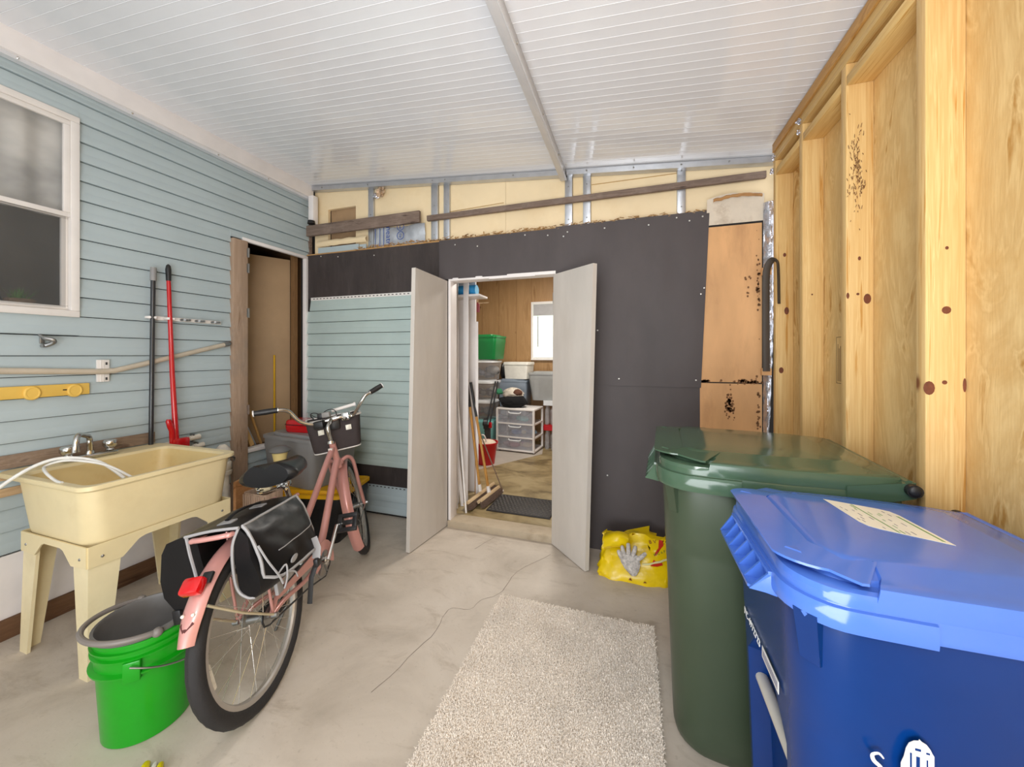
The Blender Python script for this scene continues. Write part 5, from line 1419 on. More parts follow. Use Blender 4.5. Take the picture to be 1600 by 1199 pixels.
    for i in range(6):
        y = -0.07 + i * 0.025
        em.box((L - 0.088, y, ez(L - 0.078) - 0.002), (L - 0.066, y + 0.004, ez(L - 0.078) + 0.001))
        if i % 2: em.box((L - 0.088, y, ez(L - 0.086) - 0.002), (L - 0.084, y + 0.017, ez(L - 0.086) + 0.001))
        else: em.box((L - 0.078, y, ez(L - 0.076) - 0.002), (L - 0.074, y + 0.017, ez(L - 0.076) + 0.001))
    em.box((L - 0.056, -0.055, ez(L - 0.055) - 0.002), (L - 0.053, 0.055, ez(L - 0.055) + 0.001))
    em.box((L - 0.102, -0.085, ez(L - 0.101) - 0.002), (L - 0.099, 0.085, ez(L - 0.101) + 0.001))
    A('raised_mark', em, m_lid, ld)
    # hinge end: side lugs rising to the pin, black caps, push bar and its arms
    for s in (-1, 1):
        A('hinge_lug', MB().hexa([(0.12, s * (wh / 2 - 0.03), zr - rh), (-0.014, s * (wh / 2 - 0.02), zr - 0.012), (-0.014, s * (wh / 2 + 0.002), zr - 0.012), (0.15, s * (wh / 2 + 0.018), zr - rh)][:: s], [(0.12, s * (wh / 2 - 0.03), zr + 0.010), (-0.012, s * (wh / 2 - 0.02), zr + 0.034), (-0.012, s * (wh / 2 + 0.002), zr + 0.034), (0.15, s * (wh / 2 + 0.018), zr + 0.010)][:: s]), m_lid)
        A('hinge_cap', MB().cyl((-0.002, s * (wh / 2 - 0.0), zr + 0.014), (-0.002, s * (wh / 2 + 0.022), zr + 0.014), 0.018, n=16).ball((-0.002, s * (wh / 2 + 0.022), zr + 0.014), 0.016, 14, 8, (1, 0.4, 1)), M_black)
    A('push_handle', MB().cyl((-0.004, -wh / 2 + 0.01, zr + 0.022), (-0.004, wh / 2 - 0.01, zr + 0.022), 0.0145, n=14), m_lid)
    for y in (-wh * 0.2, 0.0, wh * 0.2):
        A('handle_arm', MB().box((-0.004, y - 0.012, zr + 0.01), (0.07, y + 0.012, zr + 0.03), bev=0.003), m_lid)
    for s in (-1, 1):
        A('wheel', MB().cyl((0.125, s * (wh / 2 - 0.085), 0.1), (0.125, s * (wh / 2 - 0.04), 0.1), 0.1, n=28), M_black)
    return t, A, ld


GM = zrot((0.779, 1.675, 0.0), 176)
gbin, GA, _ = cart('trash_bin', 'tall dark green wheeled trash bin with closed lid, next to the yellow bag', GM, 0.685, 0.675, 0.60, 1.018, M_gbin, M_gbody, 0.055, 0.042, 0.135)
BMx = zrot((0.835, 1.090, 0.0), 180)
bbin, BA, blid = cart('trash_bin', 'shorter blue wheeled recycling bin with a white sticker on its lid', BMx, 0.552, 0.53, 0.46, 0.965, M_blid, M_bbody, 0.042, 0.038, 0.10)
# sticker on the blue lid: white decal with rounded corners, ruled in green
M_stick_w = pm('white_sticker', 'ece9dc', 0.3, var=0.05)
M_ink_g = pm('green_print', '6d9a5a', 0.4); M_ink_k = pm('grey_print', '7d7a86', 0.4)
zs = 0.965 + 0.038 + 0.0193
def zlid(x, y, k=0): return zs + k
cs = [(0.497, 1.240), (0.622, 1.195), (0.638, 1.022), (0.513, 1.075)]
def st(u, w, k=0.0):
    a = Vector(cs[0]) * (1 - u) + Vector(cs[1]) * u; b_ = Vector(cs[3]) * (1 - u) + Vector(cs[2]) * u
    q = a * (1 - w) + b_ * w
    return (q.x, q.y, zs + k)
poly = [st(0, 0), st(0.82, 0), st(0.95, 0.03), st(1, 0.14), st(1, 1), st(0.18, 1), st(0.05, 0.97), st(0, 0.86)]
stk = obj('sticker', MB().hexa(poly, [(x, y, z + 0.0008) for x, y, z in poly]), M_stick_w, bbin)
def patch(nm, u0, u1, w0, w1, m, k=0.0012):
    q = [st(u0, w0), st(u1, w0), st(u1, w1), st(u0, w1)]
    obj(nm, MB().hexa([(x, y, z + 0.0006) for x, y, z in q], [(x, y, z + k) for x, y, z in q]), m, stk)
patch('printed_rule', 0.40, 0.425, 0.02, 0.98, M_ink_g)
patch('printed_rule', 0.90, 0.935, 0.22, 0.95, M_ink_g)
rnd = random.Random(8)
for i in range(26):
    u = rnd.uniform(0.06, 0.36) if i % 2 else rnd.uniform(0.46, 0.84); w_ = rnd.uniform(0.08, 0.9)
    patch('printed_mark', u, u + rnd.uniform(0.012, 0.02), w_, w_ + rnd.uniform(0.05, 0.1), rnd.choice([M_ink_k, M_ink_k, M_ink_g]))
# number and bar code on the blue front, part of the city mark on its side
def face_left(x, y, z):      # print on a face looking to -X: text runs toward -Y
    return Matrix(((0, 0, -1, x), (-1, 0, 0, y), (0, 1, 0, z), (0, 0, 0, 1)))
M_print = pm('white_print', 'e6e4de', 0.4)
bxf = 0.2905
obj('serial_number', text_mb('PC-4972723', 0.028, face_left(0.3055, 1.163, 0.682), align='CENTER'), M_print, bbin)
bc = MB().box((0.3035, 0.962, 0.670), (0.3048, 1.072, 0.697))
obj('bar_code_label', bc, M_print, bbin)
bars = MB(); y = 0.968
while y < 1.066:
    w_ = random.choice([0.0015, 0.003]); bars.box((0.3028, y, 0.676), (0.3036, y + w_, 0.692)); y += w_ + 0.003
o = obj('bar_lines', bars, M_ink_k, bbin)
lg = setting
sy = 0.8375
sm_ = smooth_path([(0.425, sy, 0.698), (0.418, sy, 0.705), (0.409, sy, 0.70), (0.411, sy, 0.690), (0.420, sy, 0.682), (0.424, sy, 0.672), (0.416, sy, 0.662), (0.405, sy, 0.667)], 5)
obj('city_letter', MB().tube(sm_, [0.0012 + 0.0022 * math.sin(math.pi * k / (len(sm_) - 1)) for k in range(len(sm_))], 6, flat=0.4, hint=(0, 1, 0)), M_print, bbin)
def domepoly():
    pts = [(0.448, 0.66), (0.449, 0.70), (0.453, 0.712), (0.456, 0.728), (0.460, 0.738), (0.467, 0.744), (0.473, 0.7455), (0.4745, 0.7485), (0.477, 0.7455), (0.484, 0.742), (0.489, 0.735), (0.4915, 0.729), (0.494, 0.725), (0.494, 0.66)]
    return pts
dp = domepoly()
base_, topd = [(x, sy + 0.0006, z) for x, z in dp], [(x, sy - 0.0006, z) for x, z in dp]
dome = obj('dome_emblem', MB().add(base_ + topd, [(0, i, i + 1) for i in range(1, len(dp) - 1)] + [(len(dp), len(dp) + i, len(dp) + i + 1) for i in range(1, len(dp) - 1)] + [(i, (i + 1) % len(dp), len(dp) + (i + 1) % len(dp), len(dp) + i) for i in range(len(dp))]), M_print, bbin)
for a_, b_ in (((0.468, 0.728), (0.476, 0.732)), ((0.483, 0.726), (0.488, 0.729)), ((0.461, 0.67), (0.4635, 0.722)), ((0.4695, 0.67), (0.4745, 0.718)), ((0.4835, 0.67), (0.4855, 0.716))):
    obj('emblem_window', MB().box((a_[0], sy - 0.0012, a_[1]), (b_[0], sy - 0.0005, b_[1])), M_bbody, dome)

# ------------------------------------------------------------------ yellow bag against the tar paper, knitted glove on it
M_bag = pm('yellow_bag_plastic', 'eecb0c', 0.28, var=0.10, nscale=9, dirt='c99a10', dirt_amt=0.4, bmp=0.2, bscale=16, world=True)
yb = thing('plastic_bag', 'half-empty yellow printed plastic bag slumped against the black wall', 'bag', (0.02, 2.56, 0))


def bagp(u, w):
    a = u * 6.28319
    # footprint: rounded box 0.44 x 0.24, rising and closing toward the crumpled top
    ca, sa = math.cos(a), math.sin(a)
    e = 0.45
    x = math.copysign(abs(ca) ** e, ca); y = math.copysign(abs(sa) ** e, sa)
    top = 0.235 + 0.03 * math.cos((x - 0.15) * 4.2) + 0.02 * x
    z = w * top
    kx = 1.0 - 0.10 * w ** 2 + 0.03 * math.sin(w * 6.5)
    ky = (1.0 - 0.80 * w ** 1.7) * (1 + 0.08 * math.sin(w * 9))
    n = noise.noise(Vector((x * 2.2, y * 2.2, w * 3.1))) * 0.022 + (abs(noise.noise(Vector((x * 4 + w * 3, y * 4, w * 5)))) - 0.2) * 0.045 * (0.3 + w)
    return (0.005 + 0.215 * kx * x + n, 2.55 + 0.055 * w + (0.125 * ky) * y + n, max(0.0, z + (n * 0.6 if w > 0.1 else 0)))


bm_ = MB().grid(bagp, 56, 18, wrapu=True)
bm_.add([bagp(k / 56, 1) for k in range(56)], [tuple(range(56))])
obj('bag_body', bm_, M_bag, yb, smooth=60)
def front(x, z, d=0.004):
    """point on the bag's front (camera side) at x, z: search the surface"""
    best = None
    for i in range(33):
        w_ = i / 32
        for k in range(28, 57):
            p_ = bagp(k / 56, w_)
            if best is None or (p_[0] - x) ** 2 + (p_[2] - z) ** 2 < best[0]: best = ((p_[0] - x) ** 2 + (p_[2] - z) ** 2, p_)
    return Vector((x, best[1][1] - d, z))
# folded left ear and white folded edge
obj('folded_top', MB().loft([[Vector((-0.185 + 0.155 * t, 2.50 - 0.03 * math.sin(t * 3.1) + dy, 0.205 + 0.045 * math.sin(t * 2.6) + dz)) for t in [k / 8 for k in range(9)]] for dy, dz in ((0, -0.06), (-0.035, -0.03), (-0.03, 0.012), (0.0, 0.028), (0.05, 0.02))], closed=False, caps=False), M_bag, yb, smooth=60)
M_bagw = pm('bag_inner_white', 'e9e3a8', 0.4)
obj('white_fold', MB().tube([front(0.02 + 0.02 * k, 0.098 + 0.004 * k, 0.006) for k in range(10)], 0.006, 6), M_bagw, yb)
M_bred = pm('red_print', 'c8301c', 0.35); M_bbrn = pm('maroon_print', '7a2418', 0.4); M_bgrn = pm('dark_green_print', '3f6a24', 0.4)
def blob(nm, pts, m):
    c = Vector((sum(p_[0] for p_ in pts) / len(pts), 0, sum(p_[1] for p_ in pts) / len(pts)))
    P = [front(x, z, 0.006) for x, z in pts]; cc = front(c.x, c.z, 0.008); n = len(P)
    obj(nm, MB().add(P + [cc], [(i, (i + 1) % n, n) for i in range(n)]), m, yb)
blob('printed_scoop', [(0.155, 0.225), (0.178, 0.222), (0.182, 0.20), (0.165, 0.185), (0.14, 0.16), (0.125, 0.15), (0.128, 0.165), (0.15, 0.19)], M_bred)
blob('printed_heap', [(0.10, 0.105), (0.12, 0.135), (0.14, 0.12), (0.165, 0.125), (0.175, 0.108), (0.14, 0.10)], M_bred)
blob('printed_leaf', [(-0.08, 0.225), (-0.06, 0.205), (-0.065, 0.185), (-0.082, 0.20)], M_bred)
blob('printed_stripe', [(-0.14, 0.19), (-0.125, 0.18), (-0.11, 0.188), (-0.125, 0.195)], M_bbrn)
def bagtext(s_, x, z, size, rot, m):
    c = front(x, z, 0.010)
    obj('printed_word', text_mb(s_, size, face_back(c.x, c.y - 0.012, c.z, rot), 0.0004), m, yb)
bagtext('B V', 0.115, 0.222, 0.032, 14, M_bbrn)
bagtext('M C A P', 0.155, 0.172, 0.022, 28, M_bgrn)
blob('printed_triangle', [(-0.03, 0.025), (-0.02, 0.038), (-0.008, 0.022)], M_bbrn)
blob('printed_triangle', [(0.055, 0.022), (0.065, 0.03), (0.078, 0.024)], M_bbrn)
M_glove = pm('grey_knit', 'c4bcb4', 0.9, var=0.35, nscale=70, bmp=0.5, bscale=160, dirt='847a78', dirt_amt=0.5)
gl = thing('work_glove', 'grey speckled knitted work glove draped over the yellow bag', 'glove', (-0.03, 2.42, 0.1))
_ya, _yb = min(front(-0.02, 0.08).y, 2.415) - 0.012, min(front(-0.02, 0.19).y - 0.016, 2.428)
def gpt(x, z, d): return Vector((x, _ya + (_yb - _ya) * (z - 0.08) / 0.11 - d, z))
palm = [[gpt(-0.02 + 0.058 * c_ * k_ + 0.02 * s2, zc, 0.012 + th) for c_, th in ((-1, 0), (-0.7, 0.012), (0, 0.018), (0.7, 0.012), (1, 0), (0.6, -0.008), (-0.6, -0.008))] for zc, k_, s2 in ((0.075, 0.35, 0.9), (0.10, 0.72, 0.5), (0.135, 1.0, 0.1), (0.165, 1.0, -0.3), (0.185, 0.85, -0.4))]
obj('glove_palm', MB().loft(palm), M_glove, gl, smooth=60)
for (x0, z0), (x1, z1) in (((-0.07, 0.16), (-0.092, 0.198)), ((-0.056, 0.178), (-0.07, 0.226)), ((-0.03, 0.185), (-0.032, 0.246)), ((-0.004, 0.182), (0.012, 0.236)), ((0.022, 0.162), (0.072, 0.205))):
    pts = [gpt(x0, z0, 0.014), gpt((x0 + x1) / 2, (z0 + z1) / 2, 0.02), gpt(x1, z1, 0.012)]
    obj('finger', MB().tube(smooth_path(pts, 4), [0.0145, 0.0145, 0.014, 0.014, 0.0135, 0.013, 0.0125, 0.011, 0.007], 8), M_glove, gl, smooth=60)

# yellow fingertips at the very front edge of the picture
yg = thing('rubber_glove', 'small yellow and white rounded tips on the concrete in front of the green bucket', 'glove', (-1.60, 0.79, 0))
M_yel = pm('yellow_rubber', 'ecd80c', 0.4)
for p_, q_, m_, r_ in (((-1.598, 0.828, 0.012), (-1.52, 0.75, 0.016), M_yel, 0.013), ((-1.572, 0.838, 0.010), (-1.50, 0.765, 0.014), M_white, 0.008), ((-1.552, 0.843, 0.011), (-1.47, 0.77, 0.015), M_yel, 0.010), ((-1.625, 0.80, 0.008), (-1.54, 0.73, 0.012), M_white, 0.008)):
    p_, q_ = Vector(p_), Vector(q_); d = (q_ - p_)
    obj('finger', MB().tube([p_ + d * t for t in (0, 0.06, 0.2, 0.6, 1)], [r_ * 0.3, r_ * 0.8, r_, r_, r_], 10), m_, yg)

# ------------------------------------------------------------------ black rubber strap hung over a cleat at the corner of the tar paper
sp_ = smooth_path([(0.772, 2.64, 1.32), (0.766, 2.63, 1.60), (0.752, 2.58, 1.86), (0.752, 2.56, 1.935), (0.768, 2.535, 1.975), (0.785, 2.515, 1.965), (0.7905, 2.505, 1.92), (0.791, 2.495, 1.715)], 6)
tag(obj('rubber_strap', MB().tube(sp_, 0.020, 10, flat=0.35, hint=(0, -1, 0.2)), pm('brown_black_rubber', '4a4036', 0.6)), 'brown-black rubber strap hooked over the wood cleat beside the first stud', 'strap')
# ------------------------------------------------------------------ stacked totes in the closet corner
M_tgrey = pm('grey_tote_plastic', '8b8987', 0.42, var=0.05, bmp=0.05, bscale=90)
M_tblack = pm('black_tote_plastic', '161516', 0.4, var=0.1)
M_tyel = pm('yellow_lid_plastic', 'e9ae12', 0.38, var=0.05)
lo_M = zrot((-2.46, 2.37, 0.0), 13)
tote(lo_M, 0.72, 0.48, 0.39, M_tblack, M_tyel, 'storage_tote', 'black tote with a bright yellow lid standing on the concrete behind the bicycle', handle=False)
hi_M = zrot((-2.55, 2.42, 0.392), -6)
tote(hi_M, 0.60, 0.46, 0.405, M_tgrey, M_tgrey, 'storage_tote', 'grey lidded tote stacked on the yellow-lidded one, red pouch on top', handle=False, ribs=False)
rpz = thing('red_pouch', 'red glossy pouch lying on the grey tote lid', 'pouch', M=zrot((-2.575, 2.36, 0.798), 5))
obj('pouch_body', MB().loft([[(x, y, z) for x, y in rrect(0.26 * k, 0.15 * k, 0.05 * k)] for z, k in ((0, 0.9), (0.012, 0.98), (0.05, 1.0), (0.085, 0.96), (0.097, 0.86))]), M_redm, rpz, world=False)
obj('pouch_zip', MB().tube([(x, y, 0.06) for x, y in rrect(0.263, 0.153, 0.05)], 0.003, 5, closed=True), M_black, rpz, world=False)
ln = thing('lantern', 'small solar lantern with grey cap and cream glass beside the bicycle saddle', 'lantern', (-2.42, 2.02, 0))
LT = Matrix.Translation((-2.42, 2.02, 0))
obj('lantern_stake', MB().cyl((-2.42, 2.02, 0.0), (-2.42, 2.02, 0.64), 0.012, n=10), M_black, ln)
obj('lantern_glass', MB().lathe([(0.0, 0.62), (0.030, 0.62), (0.034, 0.63), (0.052, 0.728), (0.0, 0.73)], 18, LT), pm('cream_frosted_glass', 'ead48e', 0.5, var=0.05), ln)
obj('lantern_cap', MB().lathe([(0.0, 0.725), (0.066, 0.725), (0.07, 0.733), (0.058, 0.75), (0.035, 0.764), (0.0, 0.768)], 22, LT), pm('lantern_grey', '6c6a68', 0.4), ln)
tb = thing('ribbed_basket', 'tan ribbed basket half hidden below the bicycle saddle', 'basket', (-2.35, 1.80, 0))
obj('basket_body', MB().loft([[(-2.36 + x, 1.85 + y, z) for x, y in rrect(0.20 * k, 0.14 * k, 0.02)] for z, k in ((0, 0.92), (0.5, 1.0), (0.51, 1.0), (0.51, 0.94), (0.2, 0.85))]), pm('tan_ribbed_weave', 'b59a84', 0.8, var=0.2, nscale=20, stretch=(3, 3, 0.2), bmp=0.4, bscale=40), tb)
for x in [-0.09 + 0.02 * k for k in range(10)]:
    obj('rib', MB().tube([(-2.36 + x * 0.95, 1.85 - 0.068, 0.05), (-2.36 + x, 1.85 - 0.0715, 0.5)], 0.005, 6), bpy.data.materials['tan_ribbed_weave'], tb)
tag(obj('crumpled_paper', MB().ball((-2.36, 1.85, 0.525), 0.05, 9, 6, (1.2, 0.8, 0.5)), pm('cream_paper', 'ddceaa', 0.8, var=0.2), smooth=None), 'crumpled cream paper on top of the tan ribbed basket', 'paper')

# ------------------------------------------------------------------ store room contents, seen through the doorway
ZF = 0.05
M_clear = glass_mat('clear_tote_plastic', 'dcdcde', 0.25, 0.26)
M_clearlid = pm('frosted_white_lid', 'dfe0e0', 0.4)
M_tgreen = pm('green_tote_plastic', '12803e', 0.4, var=0.05)
M_teal = pm('teal_tote_plastic', '86c3c0', 0.4, var=0.05)
M_slate = pm('slate_tote_plastic', '8a94a0', 0.45, var=0.05)
M_silver = pm('silver_tote_plastic', '9b9b98', 0.4, var=0.06)


def junk(parent, cx, cy, z, w, d, h, seed, cols):
    rnd = random.Random(seed)
    for i in range(8):
        c = pm('packed_things', rnd.choice(cols), 0.7, var=0.2)
        x, y = cx + rnd.uniform(-0.36, 0.36) * w, cy + rnd.uniform(-0.32, 0.3) * d; r = rnd.uniform(0.05, 0.085)
        obj('packed_item', MB().ball((x, y, z + 0.02 + r * 0.8 + rnd.uniform(0, max(0.01, h - 0.22))), r, 9, 6, (1, 0.8, 0.8)), c, parent, smooth=None if i % 2 else 60)


X0, Y0 = -2.17, 5.15
tote(zrot((X0, Y0, ZF), 0), 0.50, 0.42, 0.43, M_teal, M_teal, 'storage_tote', 'pale teal tote at the bottom of the tall tote stack in the store room', handle=False)
zz_ = ZF + 0.432
cl_labels = ['lowest of the three clear totes, right above the pale teal one', 'middle one of the three clear totes in the store room stack', 'topmost of the three clear totes, directly under the green one']
for i, (hh, w_) in enumerate(((0.285, 0.44), (0.285, 0.48), (0.30, 0.52))):
    t = tote(zrot((X0 + 0.01, Y0, zz_), 0), w_, 0.40, hh, M_clear, M_clearlid, 'storage_tote', cl_labels[i], handle=False, ribs=False, taper=0.84)
    junk(t, X0 + 0.03, Y0, zz_, w_, 0.38, hh, 20 + i, [['b06a70', '8d5a60', '6a6a70'], ['6d5a88', 'd8d4cc', '8a6a7a', '4f4a48'], ['5a5c66', '8d8a88', '3a3a40', 'a8a29a']][i])
    zz_ += hh + 0.002
tote(zrot((X0 + 0.0, Y0, zz_), -4), 0.66, 0.42, 0.36, M_tgreen, M_tgreen, 'storage_tote', 'green tote on top of the tall tote stack in the store room', handle=False, ribs=False, taper=0.88)

# three-drawer unit
du = thing('drawer_unit', 'white three-drawer plastic unit with clear drawers in the store room', 'drawer unit', M=zrot((-1.565, 5.155, ZF), -5))
W_, D_, H_ = 0.58, 0.40, 0.62
f = MB()
f.box((-W_ / 2, -D_ / 2, H_ - 0.03), (W_ / 2, D_ / 2, H_), bev=0.008).box((-W_ / 2, -D_ / 2, 0.02), (W_ / 2, D_ / 2, 0.045), bev=0.006)
for sx in (-1, 1):
    for sy_ in (-1, 1): f.box((sx * (W_ / 2 - 0.014) - 0.014, sy_ * (D_ / 2 - 0.014) - 0.014, 0.02), (sx * (W_ / 2 - 0.014) + 0.014, sy_ * (D_ / 2 - 0.014) + 0.014, H_ - 0.02))
    for z in (0.215, 0.405): f.box((sx * (W_ / 2 - 0.014) - 0.012, -D_ / 2, z - 0.01), (sx * (W_ / 2 - 0.014) + 0.012, D_ / 2, z + 0.01))
for z in (0.215, 0.405): f.box((-W_ / 2, -D_ / 2 - 0.002, z - 0.009), (W_ / 2, -D_ / 2 + 0.02, z + 0.009))
obj('unit_frame', f, M_white_gloss, du, world=False)
for sx in (-1, 1):
    obj('caster', MB().ball((sx * 0.25, -0.15, 0.0), 0.024, 10, 6, (0.6, 1, 0.9)), M_black, du, world=False)
M_drawer = glass_mat('clear_drawer_front', 'd6d6dc', 0.2, 0.28)
for i, (z0, z1) in enumerate(((0.048, 0.203), (0.226, 0.393), (0.416, 0.585))):
    d_ = obj('drawer', MB().box((-W_ / 2 + 0.03, -D_ / 2 + 0.002, z0), (W_ / 2 - 0.03, -D_ / 2 + 0.01, z1)).box((-W_ / 2 + 0.03, -D_ / 2 + 0.01, z0), (W_ / 2 - 0.03, D_ / 2 - 0.02, z0 + 0.006)), M_drawer, du, world=False)
    obj('drawer_pull', MB().tube(smooth_path([(-0.09, -D_ / 2 - 0.004, z1 - 0.012), (-0.07, -D_ / 2 - 0.014, z1 - 0.03), (0.07, -D_ / 2 - 0.014, z1 - 0.03), (0.09, -D_ / 2 - 0.004, z1 - 0.012)], 4), 0.008, 8), M_clearlid, d_, world=False)
    rnd = random.Random(40 + i)
    for k_ in range(7):
        c = pm('drawer_things', rnd.choice([['a85a66', '8a4a58', '6a4a60', 'c8b088'], ['5f86b8', '8fb0cc', 'b8b090', '4a5a78'], ['3fb0b0', '5a6478', '4a4e5c', '58606c']][i]), 0.7, var=0.2)
        obj('drawer_content', MB().ball((rnd.uniform(-0.2, 0.2), rnd.uniform(-0.12, 0.0), z0 + 0.045), rnd.uniform(0.04, 0.06), 9, 6, (1.5, 0.9, 0.7)), c, d_, world=False, smooth=None if k_ % 2 else 60)
cb = thing('cloth_bundle', 'black and leopard-print cloth bundle lying on the drawer unit', 'cloth', (-1.64, 5.10, ZF + 0.62))
def lump(c, rx, ry, rz_, seed, n=22, m=12):
    def f_(u, w):
        a = u * 6.28319; t = w * math.pi
        k = 1 + 0.22 * noise.noise(Vector((math.cos(a) * 2 + seed, math.sin(a) * 2, math.cos(t) * 2))) 
        return (c[0] + rx * k * math.sin(t) * math.cos(a), c[1] + ry * k * math.sin(t) * math.sin(a), max(c[2] - rz_ * 0.75, c[2] + rz_ * k * math.cos(t)))
    return MB().grid(f_, n, m, wrapu=True)
obj('black_cloth', lump((-1.65, 5.10, ZF + 0.70), 0.205, 0.14, 0.10, 1), pm('black_fleece', '0f0e10', 0.95, bmp=0.3), cb)
obj('print_cloth', lump((-1.66, 5.11, ZF + 0.81), 0.15, 0.10, 0.085, 4), pm('leopard_print', 'cfc4b4', 0.9, var=0.1, nscale=20, dirt='4a3428', dirt_amt=1.0), cb)
obj('brown_cloth', lump((-1.58, 5.06, ZF + 0.83), 0.075, 0.05, 0.05, 7), pm('brown_cloth', '5d3a2a', 0.9), cb)
# totes and boxes behind the drawers
tote(zrot((-1.765, 5.545, ZF), 0), 0.48, 0.32, 0.46, M_slate, M_slate, 'storage_tote', 'lower slate-blue tote hidden behind the drawer unit', handle=False)
tote(zrot((-1.765, 5.545, ZF + 0.462), 0), 0.48, 0.32, 0.54, M_slate, M_slate, 'storage_tote', 'slate-blue tote standing behind the cloth bundle, white box on it', handle=False)
fb_ = thing('foam_box', 'white foam cooler box on the slate-blue tote', 'box', M=zrot((-1.70, 5.54, ZF + 1.004), -8))
obj('box_body', MB().loft([[(x, y, z) for x, y in rrect(0.40 * k, 0.28 * k, 0.02)] for z, k in ((0, 0.92), (0.215, 1.0))]), pm('white_foam', 'e9e4d8', 0.7), fb_, world=False)
obj('box_lid', MB().loft([[(x, y, z) for x, y in rrect(0.415 * k, 0.295 * k, 0.022)] for z, k in ((0.216, 1.0), (0.245, 1.0), (0.258, 0.97))]), pm('white_foam', 'e9e4d8', 0.7), fb_, world=False)
tag(obj('dark_bag', lump((-1.965, 5.58, ZF + 1.11), 0.055, 0.06, 0.14, 9), M_black), 'dark bag edge showing behind the white foam box', 'bag')
for i, (z, lab) in enumerate(((ZF, 'lower plastic-wrapped pack of clear water bottles beside the drawer unit'), (ZF + 0.36, 'upper pack of clear water bottles under the silver tote'))):
    wpk = thing('bottle_pack', lab, 'bottles', (-1.05, 5.4, z))
    for bx_ in range(4):
        for by_ in range(2):
            x, y = -1.20 + bx_ * 0.085, 5.30 + by_ * 0.09
            obj('bottle', MB().lathe([(0, 0), (0.03, 0), (0.034, 0.02), (0.034, 0.12), (0.031, 0.13), (0.034, 0.14), (0.034, 0.20), (0.014, 0.25), (0.014, 0.275), (0, 0.275)], 12, Matrix.Translation((x, y, z + 0.002))), M_clear, wpk)
    obj('red_band', MB().loft([[(-1.07 + x, 5.345 + y, zz2) for x, y in rrect(0.36, 0.19, 0.03)] for zz2 in (z + 0.28, z + 0.345)], caps=True), pm('red_wrap', 'c01a24', 0.4) if i == 0 else M_clearlid, wpk)
tote(zrot((-1.19, 5.46, ZF + 0.705), 3), 0.60, 0.38, 0.42, M_silver, M_silver, 'storage_tote', 'silver grey tote with bulging sides below the store room window', handle=True, ribs=True, taper=0.80)
# folding hand truck between the stacks
ht = thing('hand_truck', 'black folded hand truck leaning between the tote stack and drawers', 'hand truck', (-1.93, 4.8, ZF))
for dx in (0, 0.05):
    obj('rail', MB().cyl((-1.97 + dx, 4.80, ZF + 0.30), (-1.85 + dx * 0.7, 4.90, ZF + 1.0), 0.012, n=8), M_black, ht)
obj('wheel', MB().cyl((-1.975, 4.76, ZF + 0.42), (-1.935, 4.78, ZF + 0.42), 0.075, n=22).cyl((-1.98, 4.758, ZF + 0.42), (-1.965, 4.76, ZF + 0.42), 0.03, n=14), M_black, ht)
obj('toe_plate', MB().box((-1.97, 4.79, ZF), (-1.89, 4.82, ZF + 0.40)), pm('dark_grey_plate', '3c3a3a', 0.5), ht)
obj('red_grip', MB().box((-1.905, 4.77, ZF + 0.36), (-1.86, 4.80, ZF + 0.44), bev=0.01), M_redm, ht)
tag(obj('green_bag', lump((-1.84, 5.02, ZF + 0.84), 0.05, 0.05, 0.045, 5), pm('green_cloth', '2f7a55', 0.8)), 'small green cloth tucked beside the cloth bundle', 'cloth')

# red pail with cable
rbk = thing('red_bucket', 'red plastic bucket full of rags with a white cord, on the store room floor', 'bucket', (-1.80, 4.35, ZF))
RT = Matrix.Translation((-1.775, 4.36, ZF))
obj('bucket_body', MB().lathe([(0, 0.006), (0.105, 0.006), (0.108, 0.0), (0.145, 0.255), (0.155, 0.257), (0.156, 0.275), (0.144, 0.276), (0.14, 0.255), (0.105, 0.02), (0, 0.015)], 30, RT), pm('red_bucket_plastic', 'c40f1c', 0.35, coat=0.2), rbk)
obj('rags', lump((-1.775, 4.36, ZF + 0.255), 0.125, 0.125, 0.045, 3), pm('cream_rag', 'd8c6b0', 0.9, var=0.2), rbk)
obj('cord_loop', MB().tube(smooth_path([(-1.84, 4.30, ZF + 0.27), (-1.835, 4.29, ZF + 0.34), (-1.80, 4.28, ZF + 0.375), (-1.76, 4.28, ZF + 0.36), (-1.735, 4.285, ZF + 0.28)], 5), 0.008, 8), M_white_gloss, rbk)

# shelf with the blue roll, white panel and trim lengths stacked by the doorway
tag(obj('white_partition', MB().box((-1.70, 3.42, ZF), (-1.505, 3.44, 2.44)), M_white), 'tall white panel stood behind the white trim lengths inside the doorway', 'panel')
sh = thing('wall_shelf', 'short white shelf high inside the doorway under the blue roll', 'shelf', (-1.6, 3.3, 1.99))
obj('shelf_board', MB().box((-1.85, 3.20, 1.975), (-1.375, 3.42, 1.995), bev=0.003), M_white, sh)
obj('shelf_bracket', MB().hexa([(-1.70, 3.40, 1.86), (-1.69, 3.40, 1.86), (-1.69, 3.42, 1.86), (-1.70, 3.42, 1.86)], [(-1.70, 3.25, 1.975), (-1.69, 3.25, 1.975), (-1.69, 3.42, 1.975), (-1.70, 3.42, 1.975)]), M_white, sh)
br = thing('blue_roll', 'bright blue roll lying on the short white shelf inside the doorway', 'roll', (-1.6, 3.3, 2.05))
obj('roll_body', MB().cyl((-1.80, 3.30, 2.0465), (-1.44, 3.30, 2.0465), 0.051, n=26), pm('blue_foam', '2a90cc', 0.5), br)
obj('roll_end', MB().lathe([(0.012, 0), (0.047, 0.0), (0.047, 0.004), (0.012, 0.004)], 22, Matrix.Translation((-1.441, 3.30, 2.0465)) @ Matrix.Rotation(R(90), 4, 'Y'), True), pm('pale_blue_foam', '6fb8dc', 0.6), br)
